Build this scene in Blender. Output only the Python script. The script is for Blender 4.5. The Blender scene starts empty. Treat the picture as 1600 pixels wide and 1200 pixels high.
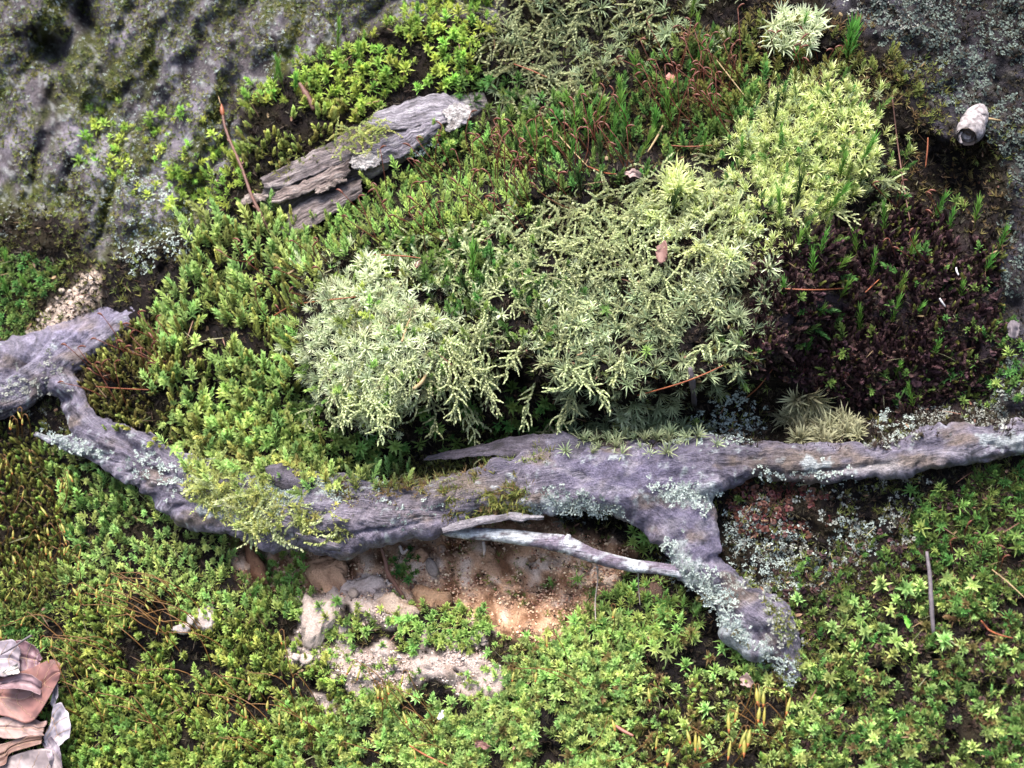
import bpy, math, random
import numpy as np
from mathutils import Vector

SC = bpy.context.scene
COL = SC.collection
rng = np.random.default_rng(11)
random.seed(11)

# ------------------------------------------------------------------ camera, sky, sun, exposure
PX = 0.00025            # metres per photo pixel (1600 wide) at the reference distance
D = 0.48                # metres from lens to the middle of the bank
PITCH = math.radians(20)
FW = np.array([0, math.cos(PITCH), -math.sin(PITCH)])
RT = np.array([1.0, 0, 0])
UP = np.array([0, math.sin(PITCH), math.cos(PITCH)])
CAM = np.array([0, 0, 0.36]) - FW * D
cam = bpy.data.cameras.new('camera')
cam.sensor_width = 36
cam.lens = 36 * D / (1600 * PX)
cam.clip_start = 0.01
cam.clip_end = 50
cam.dof.use_dof = True
cam.dof.focus_distance = 0.462
cam.dof.aperture_fstop = 17.0
cam_o = bpy.data.objects.new('camera', cam)
COL.objects.link(cam_o)
cam_o.location = CAM
cam_o.rotation_euler = (math.pi / 2 - PITCH, 0, 0)
SC.camera = cam_o

SUN_EL, SUN_AZ = math.radians(76), math.radians(-112)     # azimuth of the sun, from +Y towards +X
w = bpy.data.worlds.new('World')
SC.world = w
w.use_nodes = True
nt = w.node_tree
nt.nodes.clear()
sky = nt.nodes.new('ShaderNodeTexSky')
sky.sky_type = 'NISHITA'
sky.sun_disc = False
sky.sun_elevation = SUN_EL
sky.sun_rotation = SUN_AZ
sky.air_density = 0.8
sky.dust_density = 4.0
bg = nt.nodes.new('ShaderNodeBackground')
bg.inputs['Strength'].default_value = 0.085
wo = nt.nodes.new('ShaderNodeOutputWorld')
nt.links.new(sky.outputs[0], bg.inputs[0])
nt.links.new(bg.outputs[0], wo.inputs[0])
sl = bpy.data.lights.new('sun', 'SUN')
sl.energy = 1.5
sl.angle = math.radians(38)
sl.color = (1.0, 0.96, 0.9)
so = bpy.data.objects.new('sun', sl)
COL.objects.link(so)
sd_ = Vector((math.sin(SUN_AZ) * math.cos(SUN_EL), math.cos(SUN_AZ) * math.cos(SUN_EL), math.sin(SUN_EL)))
so.rotation_euler = sd_.to_track_quat('Z', 'Y').to_euler()
so.location = sd_ * 3
SC.view_settings.view_transform = 'Standard'
SC.view_settings.look = 'None'
SC.view_settings.gamma = 1
SC.view_settings.use_curve_mapping = False
SC.view_settings.exposure = 2.6
SC.cycles.use_denoising = True
try:
    SC.cycles.denoising_prefilter = 'ACCURATE'
except Exception:
    pass
SC.cycles.max_bounces = 6
SC.cycles.diffuse_bounces = 4
SC.cycles.transmission_bounces = 4

# ------------------------------------------------------------------ numeric helpers
_perm = np.random.default_rng(3).random((256, 256))


def vnoise(x, y):
    x = np.asarray(x, float); y = np.asarray(y, float)
    xi = np.floor(x).astype(int); yi = np.floor(y).astype(int)
    fx = x - xi; fy = y - yi
    fx = fx * fx * (3 - 2 * fx); fy = fy * fy * (3 - 2 * fy)
    a = _perm[xi & 255, yi & 255]; b = _perm[(xi + 1) & 255, yi & 255]
    c = _perm[xi & 255, (yi + 1) & 255]; d = _perm[(xi + 1) & 255, (yi + 1) & 255]
    return ((a * (1 - fx) + b * fx) * (1 - fy) + (c * (1 - fx) + d * fx) * fy) * 2 - 1


def fbm(x, y, o=4, g=0.5):
    s = 0; a = 1.0; f = 1.0; t = 0
    for i in range(o):
        s = s + a * vnoise(x * f + 17.3 * i, y * f + 9.1 * i)
        t += a; a *= g; f *= 2.03
    return s / t


_pa = np.random.default_rng(8).random((256, 256, 2))


def worley(x, y):
    x = np.asarray(x, float); y = np.asarray(y, float)
    xi = np.floor(x).astype(int); yi = np.floor(y).astype(int)
    best = np.full(x.shape, 9.0)
    for i in (-1, 0, 1):
        for j in (-1, 0, 1):
            q = _pa[(xi + i) & 255, (yi + j) & 255]
            best = np.minimum(best, (xi + i + q[..., 0] - x) ** 2 + (yi + j + q[..., 1] - y) ** 2)
    return np.sqrt(best)


def sstep(a, b, x):
    t = np.clip((x - a) / (b - a), 0, 1)
    return t * t * (3 - 2 * t)


def poly_sd(poly, x, y):
    """signed distance in photo pixels, positive inside"""
    x = np.asarray(x, float); y = np.asarray(y, float)
    p = np.asarray(poly, float)
    best = np.full(x.shape, 1e12)
    ins = np.zeros(x.shape, bool)
    n = len(p)
    for i in range(n):
        ax, ay = p[i]; bx, by = p[(i + 1) % n]
        ex, ey = bx - ax, by - ay
        t = np.clip(((x - ax) * ex + (y - ay) * ey) / (ex * ex + ey * ey + 1e-9), 0, 1)
        best = np.minimum(best, (x - ax - t * ex) ** 2 + (y - ay - t * ey) ** 2)
        c = ((ay > y) != (by > y)) & (x < (bx - ax) * (y - ay) / (by - ay + 1e-12) + ax)
        ins ^= c
    d = np.sqrt(best)
    return np.where(ins, d, -d)


def region(poly, soft=10, wob=12, wl=45.0):
    def f(x, y):
        x = np.asarray(x, float); y = np.asarray(y, float)
        s = poly_sd(poly, x, y) + wob * fbm(x / wl, y / wl, 3)
        return sstep(-soft, soft, s)
    f.poly = poly
    return f


def gauss(x, y, cx, cy, rx, ry, ang=0.0):
    c, s = math.cos(ang), math.sin(ang)
    u = ((x - cx) * c + (y - cy) * s) / rx
    v = (-(x - cx) * s + (y - cy) * c) / ry
    return np.exp(-(u * u + v * v))


def base_depth(px, py):
    l = (800 - np.clip(px, -900, 2500)) / 800.0
    t = (600 - np.clip(py, -900, 2100)) / 600.0
    return D + 0.055 * l + 0.012 * np.maximum(l, 0) ** 2 + 0.045 * t


def pt(px, py, h=0.0):
    """photo position + height over the bank's base plane -> world point"""
    px = np.asarray(px, float); py = np.asarray(py, float)
    Z = base_depth(px, py) - np.asarray(h, float) * PX
    x = (px - 800) * PX / D * Z
    y = (600 - py) * PX / D * Z
    return CAM + Z[..., None] * FW + x[..., None] * RT + y[..., None] * UP


def unpt(P):
    r = P - CAM
    Z = r @ FW
    px = 800 + (r @ RT) / Z * D / PX
    py = 600 - (r @ UP) / Z * D / PX
    return px, py, (base_depth(px, py) - Z) / PX


def lscale(px, py):
    return PX * base_depth(px, py) / D


# ------------------------------------------------------------------ the relief of the bank
ROOTLINE = [(-900, 640), (0, 620), (60, 640), (140, 672), (190, 700), (240, 730), (300, 765), (370, 788), (450, 795), (540, 800),
            (620, 797), (690, 785), (760, 772), (840, 760), (920, 745), (1000, 745), (1070, 740), (1140, 722),
            (1220, 722), (1300, 718), (1380, 712), (1450, 698), (1520, 690), (1600, 678), (1700, 668), (2500, 640)]
_rx = [a for a, b in ROOTLINE]; _ry = [b for a, b in ROOTLINE]


def yroot(x):
    return np.interp(x, _rx, _ry)


rock_poly = [(-1200, -1200), (830, -1200), (790, 30), (640, 20), (560, 60), (470, 95), (395, 140), (380, 240), (335, 270),
             (310, 345), (190, 400), (150, 420), (90, 330), (-1200, 380)]
bould_poly = [(1280, -1200), (1290, 10), (1390, 80), (1425, 160), (1480, 215), (1555, 230), (1580, 330), (1545, 470),
              (1560, 640), (2700, 640), (2700, -1200)]
R_rock = region(rock_poly, 14, 18)
R_bould = region(bould_poly, 14, 14)
cush_r_poly = [(1135, 215), (1180, 165), (1230, 135), (1300, 125), (1365, 180), (1385, 260), (1345, 310), (1270, 345), (1200, 325), (1140, 270)]
cush_l_poly = [(478, 505), (515, 450), (580, 432), (650, 470), (690, 510), (660, 565), (640, 620), (560, 645), (505, 615), (474, 565)]
R_cr = region(cush_r_poly, 12, 6)
R_cl = region(cush_l_poly, 12, 6)
lip_poly = [(455, 420), (600, 330), (760, 290), (1000, 240), (1200, 300), (1300, 380), (1290, 480), (1180, 590), (1020, 625),
            (880, 610), (790, 570), (700, 620), (600, 655), (520, 650), (470, 590)]
R_lip = region(lip_poly, 28, 18)
cav_poly = [(350, 810), (500, 850), (680, 800), (830, 780), (990, 790), (1060, 870), (1120, 930), (1040, 935), (900, 945),
            (800, 960), (600, 940), (480, 930), (400, 930)]
R_cav = region(cav_poly, 26, 14)
log_sd_poly = [(380, 330), (470, 250), (590, 180), (700, 145), (735, 175), (650, 250), (560, 320), (470, 370), (430, 365)]


def rootmask0(x, y):
    return sstep(20, 60, np.abs(y - yroot(x)))


def hollow(x, y):
    x = np.asarray(x, float); y = np.asarray(y, float)
    f = sstep(.20, .42, fbm(x / 30 + 11.3, y / 26 + 4.7, 3))
    w_ = .32 + .5 * gauss(x, y, 900, 580, 330, 120) + .4 * gauss(x, y, 330, 470, 110, 130) + .45 * gauss(x, y, 1200, 1130, 260, 110) + .35 * gauss(x, y, 1480, 1050, 160, 160) + .3 * gauss(x, y, 1400, 420, 160, 120)
    w_ = w_ * (1 - .8 * R_cr(x, y)) * (1 - .7 * R_cl(x, y)) * (1 - .6 * gauss(x, y, 720, 1120, 200, 90))
    return np.clip(f * w_, 0, 1)


def H(x, y):
    x = np.asarray(x, float); y = np.asarray(y, float)
    yr = yroot(x)
    above = yr - y
    below = y - yr
    h = 8 * fbm(x / 90, y / 90, 4) + 11 * fbm(x / 34 + 5, y / 34, 3) + 6 * np.abs(fbm(x / 13, y / 13, 2))
    # moss slope over the root
    h = h + 12 * sstep(20, 250, above)
    h = h - 84 * np.exp(-((above - 74) / 40.0) ** 2) * sstep(480, 620, x) * (1 - 0.5 * sstep(1250, 1400, x))
    lip = R_lip(x, y)
    h = h + 100 * lip
    h = h + 10 * R_cr(x, y) * fbm(x / 18, y / 18, 2) + 8 * R_cl(x, y) * fbm(x / 20, y / 20, 2) + 34 * np.sqrt(np.clip(R_cr(x, y), 0, 1)) * (0.55 + 0.45 * gauss(x, y, 1260, 235, 95, 85))
    h = h + 34 * np.sqrt(np.clip(R_cl(x, y), 0, 1)) * (0.5 + 0.5 * gauss(x, y, 560, 540, 75, 75))
    # left moss hummocks
    h = h + 26 * gauss(x, y, 360, 500, 150, 110) + 30 * gauss(x, y, 190, 590, 80, 60) - 28 * gauss(x, y, 330, 470, 30, 50, .3)
    h = h - 26 * gauss(x, y, 255, 500, 22, 34, .2) - 30 * gauss(x, y, 480, 620, 24, 60)
    # above the log
    h = h + 22 * gauss(x, y, 450, 200, 70, 50) - 30 * gauss(x, y, 770, 150, 60, 40) - 30 * gauss(x, y, 880, 60, 90, 45)
    # right side: recessed dead moss
    h = h + 16 * fbm(x / 22 + 3, y / 20, 3) * gauss(x, y, 1380, 520, 190, 130) - 14 * gauss(x, y, 1400, 540, 150, 90) - 90 * gauss(x, y, 1500, 290, 48, 75, .25) - 45 * gauss(x, y, 1430, 260, 40, 80)
    # lower bank
    h = h + 0.07 * np.clip(below - 220, 0, 600) - 14 * sstep(0, 120, below)
    h = h - 36 * R_cav(x, y) - 52 * R_cav(x, y) * sstep(95, 40, below)
    h = h + 30 * gauss(x, y, 200, 930, 120, 90) + 18 * gauss(x, y, 880, 1080, 120, 70)
    h = h - 22 * gauss(x, y, 60, 870, 40, 60)
    # sandy spill under the cavity
    h = h + 26 * gauss(x, y, 640, 1050, 120, 45) + 20 * gauss(x, y, 560, 945, 80, 40)
    h = h - 16 * gauss(x, y, 1330, 1110, 50, 30) - 20 * gauss(x, y, 1385, 1130, 30, 22) - 18 * gauss(x, y, 950, 1110, 50, 24)
    h = h - 34 * hollow(x, y) * rootmask0(x, y)
    # rocks
    rk = R_rock(x, y)
    u = x + 0.35 * y
    wxx = u + 14 * fbm(x / 40, y / 40, 3); wyy = y + 14 * fbm(x / 40 + 20, y / 40, 3)
    fur = np.clip(1 - 3.2 * np.abs(fbm(wxx / 62 + 4, wyy / 210 + 1, 2)), 0, 1)
    hr = -58 + 36 * fbm(u / 90, y / 150, 3) + 40 * (.62 - worley(wxx / 56, wyy / 100)) + 20 * (.55 - worley(wxx / 22 + 7, wyy / 28)) + 7 * fbm(x / 9, y / 9, 3) - 30 * fur
    hr = hr - 115 * gauss(x, y, 82, 78, 30, 22, .5) - 130 * gauss(x, y, 138, 30, 17, 45, -.35) - 40 * gauss(x, y, 110, 150, 14, 30, -.6)
    hr = hr + 40 * np.sqrt(np.clip(1 - ((x - 232) / 62.0) ** 2 - ((y - 340) / 66.0) ** 2, 0, 1)) + 30 * gauss(x, y, 40, 360, 110, 60)
    hr = hr + 20 * gauss(x, y, 250, 110, 60, 70, -.3) - 30 * gauss(x, y, 380, 120, 30, 40) + 16 * gauss(x, y, 60, 20, 40, 25)
    h = h * (1 - rk) + hr * rk
    bk = R_bould(x, y)
    hb = 0 + 26 * fbm(x / 70, y / 70, 3) + 14 * fbm(x / 24, y / 24, 3) + 7 * np.abs(fbm(x / 9, y / 9, 3)) - 50 * gauss(x, y, 1530, 320, 40, 60)
    h = h * (1 - bk) + hb * bk
    return h


def Hn(x, y):
    e = 5.0
    gx = np.clip((H(x + e, y) - H(x - e, y)) / (2 * e), -1.6, 1.6)
    gy = np.clip((H(x, y + e) - H(x, y - e)) / (2 * e), -1.6, 1.6)
    n = -gx[..., None] * RT + gy[..., None] * UP - FW + 0.33 * UP * 0
    return n / np.linalg.norm(n, axis=-1, keepdims=True)


# ------------------------------------------------------------------ materials
def new_mat(name):
    m = bpy.data.materials.new(name)
    m.use_nodes = True
    t = m.node_tree
    t.nodes.clear()
    return m, t


def ramp(t, stops):
    r = t.nodes.new('ShaderNodeValToRGB')
    e = r.color_ramp.elements
    while len(e) < len(stops):
        e.new(0.5)
    for i, (p_, c) in enumerate(stops):
        e[i].position = p_
        e[i].color = (*c, 1)
    return r


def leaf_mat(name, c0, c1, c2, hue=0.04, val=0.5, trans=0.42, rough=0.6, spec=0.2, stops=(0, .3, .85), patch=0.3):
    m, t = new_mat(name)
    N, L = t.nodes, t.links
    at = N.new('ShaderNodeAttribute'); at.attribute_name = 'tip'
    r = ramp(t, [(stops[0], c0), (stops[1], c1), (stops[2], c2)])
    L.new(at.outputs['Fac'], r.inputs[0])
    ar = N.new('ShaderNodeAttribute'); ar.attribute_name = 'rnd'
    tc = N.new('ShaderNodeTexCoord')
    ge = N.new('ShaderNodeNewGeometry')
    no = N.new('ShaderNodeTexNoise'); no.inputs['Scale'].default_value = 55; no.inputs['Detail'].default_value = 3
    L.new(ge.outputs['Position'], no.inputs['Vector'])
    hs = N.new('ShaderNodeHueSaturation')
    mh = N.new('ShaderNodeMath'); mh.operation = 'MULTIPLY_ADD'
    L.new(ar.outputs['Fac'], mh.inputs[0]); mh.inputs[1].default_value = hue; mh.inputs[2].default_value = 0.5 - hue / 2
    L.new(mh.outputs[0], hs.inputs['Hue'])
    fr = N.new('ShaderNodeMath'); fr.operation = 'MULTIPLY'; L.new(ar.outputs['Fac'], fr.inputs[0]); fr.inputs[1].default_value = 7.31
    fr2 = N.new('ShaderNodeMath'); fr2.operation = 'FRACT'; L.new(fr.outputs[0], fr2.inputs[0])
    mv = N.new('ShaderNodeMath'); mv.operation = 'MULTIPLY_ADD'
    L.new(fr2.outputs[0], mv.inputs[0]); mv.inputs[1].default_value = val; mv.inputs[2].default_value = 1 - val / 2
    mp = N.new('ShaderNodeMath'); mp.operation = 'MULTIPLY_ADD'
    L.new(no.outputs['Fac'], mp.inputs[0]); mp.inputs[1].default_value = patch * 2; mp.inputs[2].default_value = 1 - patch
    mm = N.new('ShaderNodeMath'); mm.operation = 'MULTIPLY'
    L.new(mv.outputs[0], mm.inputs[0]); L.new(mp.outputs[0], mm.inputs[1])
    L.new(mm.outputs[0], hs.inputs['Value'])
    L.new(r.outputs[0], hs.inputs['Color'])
    p = N.new('ShaderNodeBsdfPrincipled')
    p.inputs['Roughness'].default_value = rough
    p.inputs['Specular IOR Level'].default_value = spec
    L.new(hs.outputs[0], p.inputs['Base Color'])
    tr = N.new('ShaderNodeBsdfTranslucent')
    L.new(hs.outputs[0], tr.inputs['Color'])
    mx = N.new('ShaderNodeMixShader'); mx.inputs[0].default_value = trans
    L.new(p.outputs[0], mx.inputs[1]); L.new(tr.outputs[0], mx.inputs[2])
    o = N.new('ShaderNodeOutputMaterial')
    L.new(mx.outputs[0], o.inputs[0])
    return m


def col_mat(name, scale=900.0, amt=0.5, bump=0.6, dist=0.0006, rough=0.85, spec=0.2, stretch=(1, 1, 1), grain2=0.0):
    """base colour from the mesh's own colour attribute, broken up by fine grain, with fine bump"""
    m, t = new_mat(name)
    N, L = t.nodes, t.links
    at = N.new('ShaderNodeAttribute'); at.attribute_name = 'Col'
    ge = N.new('ShaderNodeNewGeometry')
    mpg = N.new('ShaderNodeMapping'); mpg.inputs['Scale'].default_value = stretch
    L.new(ge.outputs['Position'], mpg.inputs['Vector'])
    no = N.new('ShaderNodeTexNoise'); no.inputs['Scale'].default_value = scale; no.inputs['Detail'].default_value = 6
    no.inputs['Roughness'].default_value = 0.7
    L.new(mpg.outputs[0], no.inputs['Vector'])
    ma = N.new('ShaderNodeMath'); ma.operation = 'MULTIPLY_ADD'
    L.new(no.outputs['Fac'], ma.inputs[0]); ma.inputs[1].default_value = amt * 3; ma.inputs[2].default_value = 1 - amt * 1.5
    ma.use_clamp = False
    hs = N.new('ShaderNodeHueSaturation')
    L.new(at.outputs['Color'], hs.inputs['Color']); L.new(ma.outputs[0], hs.inputs['Value'])
    p = N.new('ShaderNodeBsdfPrincipled')
    p.inputs['Roughness'].default_value = rough
    p.inputs['Specular IOR Level'].default_value = spec
    L.new(hs.outputs[0], p.inputs['Base Color'])
    bu = N.new('ShaderNodeBump'); bu.inputs['Strength'].default_value = bump; bu.inputs['Distance'].default_value = dist
    L.new(no.outputs['Fac'], bu.inputs['Height'])
    L.new(bu.outputs[0], p.inputs['Normal'])
    o = N.new('ShaderNodeOutputMaterial')
    L.new(p.outputs[0], o.inputs[0])
    return m


def plain_mat(name, c, c2=None, scale=600.0, rough=0.6, spec=0.3, bump=0.3, stretch=(1, 1, 1), trans=0.0):
    m, t = new_mat(name)
    N, L = t.nodes, t.links
    ge = N.new('ShaderNodeNewGeometry')
    mpg = N.new('ShaderNodeMapping'); mpg.inputs['Scale'].default_value = stretch
    L.new(ge.outputs['Position'], mpg.inputs['Vector'])
    no = N.new('ShaderNodeTexNoise'); no.inputs['Scale'].default_value = scale; no.inputs['Detail'].default_value = 5
    L.new(mpg.outputs[0], no.inputs['Vector'])
    r = ramp(t, [(0.3, c), (0.7, c2 or tuple(a * 0.6 for a in c))])
    L.new(no.outputs['Fac'], r.inputs[0])
    p = N.new('ShaderNodeBsdfPrincipled')
    p.inputs['Roughness'].default_value = rough
    p.inputs['Specular IOR Level'].default_value = spec
    L.new(r.outputs[0], p.inputs['Base Color'])
    bu = N.new('ShaderNodeBump'); bu.inputs['Strength'].default_value = bump; bu.inputs['Distance'].default_value = 0.0004
    L.new(no.outputs['Fac'], bu.inputs['Height'])
    L.new(bu.outputs[0], p.inputs['Normal'])
    o = N.new('ShaderNodeOutputMaterial')
    if trans > 0:
        tr = N.new('ShaderNodeBsdfTranslucent'); L.new(r.outputs[0], tr.inputs['Color'])
        mx = N.new('ShaderNodeMixShader'); mx.inputs[0].default_value = trans
        L.new(p.outputs[0], mx.inputs[1]); L.new(tr.outputs[0], mx.inputs[2])
        L.new(mx.outputs[0], o.inputs[0])
    else:
        L.new(p.outputs[0], o.inputs[0])
    return m


M = {}
#                           base               middle            tip
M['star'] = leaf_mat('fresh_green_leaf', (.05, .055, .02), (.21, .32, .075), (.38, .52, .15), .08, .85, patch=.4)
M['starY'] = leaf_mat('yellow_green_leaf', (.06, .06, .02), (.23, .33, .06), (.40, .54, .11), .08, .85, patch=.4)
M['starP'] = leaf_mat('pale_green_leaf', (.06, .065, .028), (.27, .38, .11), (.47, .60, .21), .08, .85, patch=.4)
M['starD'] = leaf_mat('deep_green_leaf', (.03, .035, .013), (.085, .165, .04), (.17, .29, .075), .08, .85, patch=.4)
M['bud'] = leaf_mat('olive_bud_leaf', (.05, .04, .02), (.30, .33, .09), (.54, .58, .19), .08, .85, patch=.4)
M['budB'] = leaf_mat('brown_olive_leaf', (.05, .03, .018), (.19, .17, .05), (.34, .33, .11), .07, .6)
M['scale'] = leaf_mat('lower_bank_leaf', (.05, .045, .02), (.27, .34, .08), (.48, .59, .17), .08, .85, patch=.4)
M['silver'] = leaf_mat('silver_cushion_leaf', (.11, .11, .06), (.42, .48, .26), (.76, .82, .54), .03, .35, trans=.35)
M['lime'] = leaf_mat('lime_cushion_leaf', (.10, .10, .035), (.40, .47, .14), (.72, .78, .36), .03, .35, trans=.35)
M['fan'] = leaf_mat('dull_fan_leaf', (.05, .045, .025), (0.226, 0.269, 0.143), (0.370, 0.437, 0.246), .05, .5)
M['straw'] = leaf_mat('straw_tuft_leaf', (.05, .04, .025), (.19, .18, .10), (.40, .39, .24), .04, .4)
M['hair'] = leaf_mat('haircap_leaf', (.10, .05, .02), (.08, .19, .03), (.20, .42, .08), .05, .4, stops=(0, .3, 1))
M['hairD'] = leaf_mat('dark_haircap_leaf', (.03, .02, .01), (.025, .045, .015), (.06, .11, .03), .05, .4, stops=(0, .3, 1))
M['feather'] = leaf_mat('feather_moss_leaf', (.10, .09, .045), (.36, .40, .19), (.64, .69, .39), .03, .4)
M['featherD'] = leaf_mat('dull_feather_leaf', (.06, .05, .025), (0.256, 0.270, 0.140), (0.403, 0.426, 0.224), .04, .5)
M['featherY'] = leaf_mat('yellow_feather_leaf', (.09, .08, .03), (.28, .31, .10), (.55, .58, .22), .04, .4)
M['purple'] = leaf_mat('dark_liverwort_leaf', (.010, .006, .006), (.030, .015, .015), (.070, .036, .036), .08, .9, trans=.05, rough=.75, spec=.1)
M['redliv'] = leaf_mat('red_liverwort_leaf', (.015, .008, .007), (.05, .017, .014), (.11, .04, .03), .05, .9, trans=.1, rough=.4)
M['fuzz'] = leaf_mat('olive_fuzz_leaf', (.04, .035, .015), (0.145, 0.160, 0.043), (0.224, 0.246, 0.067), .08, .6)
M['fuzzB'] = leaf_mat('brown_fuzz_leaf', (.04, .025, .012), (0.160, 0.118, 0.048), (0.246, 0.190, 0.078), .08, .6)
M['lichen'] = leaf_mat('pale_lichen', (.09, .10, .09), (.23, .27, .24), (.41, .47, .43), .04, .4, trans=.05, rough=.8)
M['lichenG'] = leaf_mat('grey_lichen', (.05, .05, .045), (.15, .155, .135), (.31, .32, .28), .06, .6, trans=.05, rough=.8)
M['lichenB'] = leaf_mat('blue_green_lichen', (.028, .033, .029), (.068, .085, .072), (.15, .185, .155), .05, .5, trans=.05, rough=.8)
M['seta'] = plain_mat('rust_stalk', (.12, .032, .014), (.065, .018, .01), 400, .45)
M['redcap'] = plain_mat('rust_capsule', (.13, .036, .018), (.07, .02, .012), 500, .4)
M['yseta'] = plain_mat('amber_stalk', (.16, .08, .02), (.09, .04, .014), 400, .45)
M['ycap'] = plain_mat('golden_capsule', (.28, .23, .045), (.20, .22, .05), 260, .35, trans=.15)
M['ycaptip'] = plain_mat('orange_capsule_tip', (.28, .10, .02), (.2, .06, .015), 500, .4)
M['ground'] = col_mat('bank_soil', 1500, .6, 1.0, .0012, rough=.95, spec=.05)
M['rock'] = col_mat('weathered_rock', 620, .75, 1.0, .003, rough=.95, spec=.04)


def wood_mat(name, fib=.6, gran=.5, bump=.9):
    """colour attribute broken up by fibres that follow the wood and by grit"""
    m, t = new_mat(name)
    N, L = t.nodes, t.links
    at = N.new('ShaderNodeAttribute'); at.attribute_name = 'Col'
    al = N.new('ShaderNodeAttribute'); al.attribute_name = 'along'
    ac_ = N.new('ShaderNodeAttribute'); ac_.attribute_name = 'across'
    sm_ = N.new('ShaderNodeAttribute'); sm_.attribute_name = 'bark'
    cx = N.new('ShaderNodeCombineXYZ')
    for k, (a, f) in enumerate(((al, 1 / 34.0), (ac_, 1 / 2.6))):
        q = N.new('ShaderNodeMath'); q.operation = 'MULTIPLY'; q.inputs[1].default_value = f
        L.new(a.outputs['Fac'], q.inputs[0]); L.new(q.outputs[0], cx.inputs[k])
    nf = N.new('ShaderNodeTexNoise'); nf.inputs['Scale'].default_value = 1; nf.inputs['Detail'].default_value = 4; nf.inputs['Roughness'].default_value = .65
    L.new(cx.outputs[0], nf.inputs['Vector'])
    ge = N.new('ShaderNodeNewGeometry')
    ng = N.new('ShaderNodeTexNoise'); ng.inputs['Scale'].default_value = 900; ng.inputs['Detail'].default_value = 5; ng.inputs['Roughness'].default_value = .75
    L.new(ge.outputs['Position'], ng.inputs['Vector'])
    nb = N.new('ShaderNodeTexNoise'); nb.inputs['Scale'].default_value = 140; nb.inputs['Detail'].default_value = 6; nb.inputs['Roughness'].default_value = .7
    L.new(ge.outputs['Position'], nb.inputs['Vector'])
    # fibres fade where there is bark
    ff = N.new('ShaderNodeMath'); ff.operation = 'MULTIPLY_ADD'
    L.new(sm_.outputs['Fac'], ff.inputs[0]); ff.inputs[1].default_value = -.75 * fib * 3; ff.inputs[2].default_value = fib * 3
    def centred(n):
        q = N.new('ShaderNodeMath'); q.operation = 'SUBTRACT'; q.inputs[1].default_value = .5
        L.new(n.outputs['Fac'], q.inputs[0]); return q
    f0 = centred(nf); g0 = centred(ng); b0 = centred(nb)
    f1 = N.new('ShaderNodeMath'); f1.operation = 'MULTIPLY'; L.new(f0.outputs[0], f1.inputs[0]); L.new(ff.outputs[0], f1.inputs[1])
    g1 = N.new('ShaderNodeMath'); g1.operation = 'MULTIPLY_ADD'; L.new(g0.outputs[0], g1.inputs[0]); g1.inputs[1].default_value = gran * 3; L.new(f1.outputs[0], g1.inputs[2])
    b1 = N.new('ShaderNodeMath'); b1.operation = 'MULTIPLY_ADD'; L.new(b0.outputs[0], b1.inputs[0]); b1.inputs[1].default_value = .8; L.new(g1.outputs[0], b1.inputs[2])
    v = N.new('ShaderNodeMath'); v.operation = 'ADD'; L.new(b1.outputs[0], v.inputs[0]); v.inputs[1].default_value = 1.0
    v2 = N.new('ShaderNodeMath'); v2.operation = 'MAXIMUM'; L.new(v.outputs[0], v2.inputs[0]); v2.inputs[1].default_value = .12
    hs_ = N.new('ShaderNodeHueSaturation'); L.new(at.outputs['Color'], hs_.inputs['Color']); L.new(v2.outputs[0], hs_.inputs['Value'])
    p = N.new('ShaderNodeBsdfPrincipled'); p.inputs['Roughness'].default_value = .72; p.inputs['Specular IOR Level'].default_value = .3
    L.new(hs_.outputs[0], p.inputs['Base Color'])
    bu = N.new('ShaderNodeBump'); bu.inputs['Strength'].default_value = bump; bu.inputs['Distance'].default_value = .0009
    L.new(b1.outputs[0], bu.inputs['Height']); L.new(bu.outputs[0], p.inputs['Normal'])
    o = N.new('ShaderNodeOutputMaterial'); L.new(p.outputs[0], o.inputs[0])
    return m


M['wood'] = wood_mat('grey_root_wood', .7, .8)
M['plank'] = wood_mat('rotten_log_wood', 1.2, .5)
M['leaf'] = col_mat('dead_leaf_blade', 300, .16, .25, .0004, rough=.45, spec=.35)
M['vein'] = plain_mat('leaf_vein', (.34, .23, .15), (.27, .17, .11), 300, .5)
M['clod'] = col_mat('sandy_clod', 1500, .5, 1.0, .0008)
M['twig'] = plain_mat('twig_bark', (.15, .075, .055), (.085, .04, .03), 500, .6)
M['greystick'] = plain_mat('grey_stick_bark', (.13, .11, .12), (.07, .058, .064), 500, .7)
M['strawm'] = plain_mat('straw_stem', (.34, .25, .13), (.24, .165, .08), 500, .6)
M['paleroot'] = plain_mat('pale_root_hair', (.28, .24, .21), (.2, .165, .15), 500, .7)
M['needle'] = plain_mat('orange_needle', (.26, .085, .035), (.17, .05, .025), 400, .5)
M['case'] = plain_mat('pale_papery_case', (.36, .32, .32), (.06, .05, .05), 520, .85, bump=1.0)
M['caseD'] = plain_mat('dark_case_lining', (.16, .12, .10), (.09, .07, .06), 420, .8)
M['redleaf'] = plain_mat('reddish_scrap', (.30, .12, .09), (.20, .08, .06), 300, .5)
M['brownleaf'] = plain_mat('brown_scrap', (.19, .10, .08), (.12, .06, .05), 300, .6)
M['pinkscrap'] = plain_mat('pinkish_scrap', (.27, .19, .175), (.19, .13, .115), 300, .6)
M['whitebit'] = plain_mat('white_splinter', (.55, .53, .53), (.45, .43, .43), 300, .6)
M['greenbit'] = plain_mat('green_scrap', (.16, .42, .06), (.13, .34, .05), 300, .5)


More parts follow.
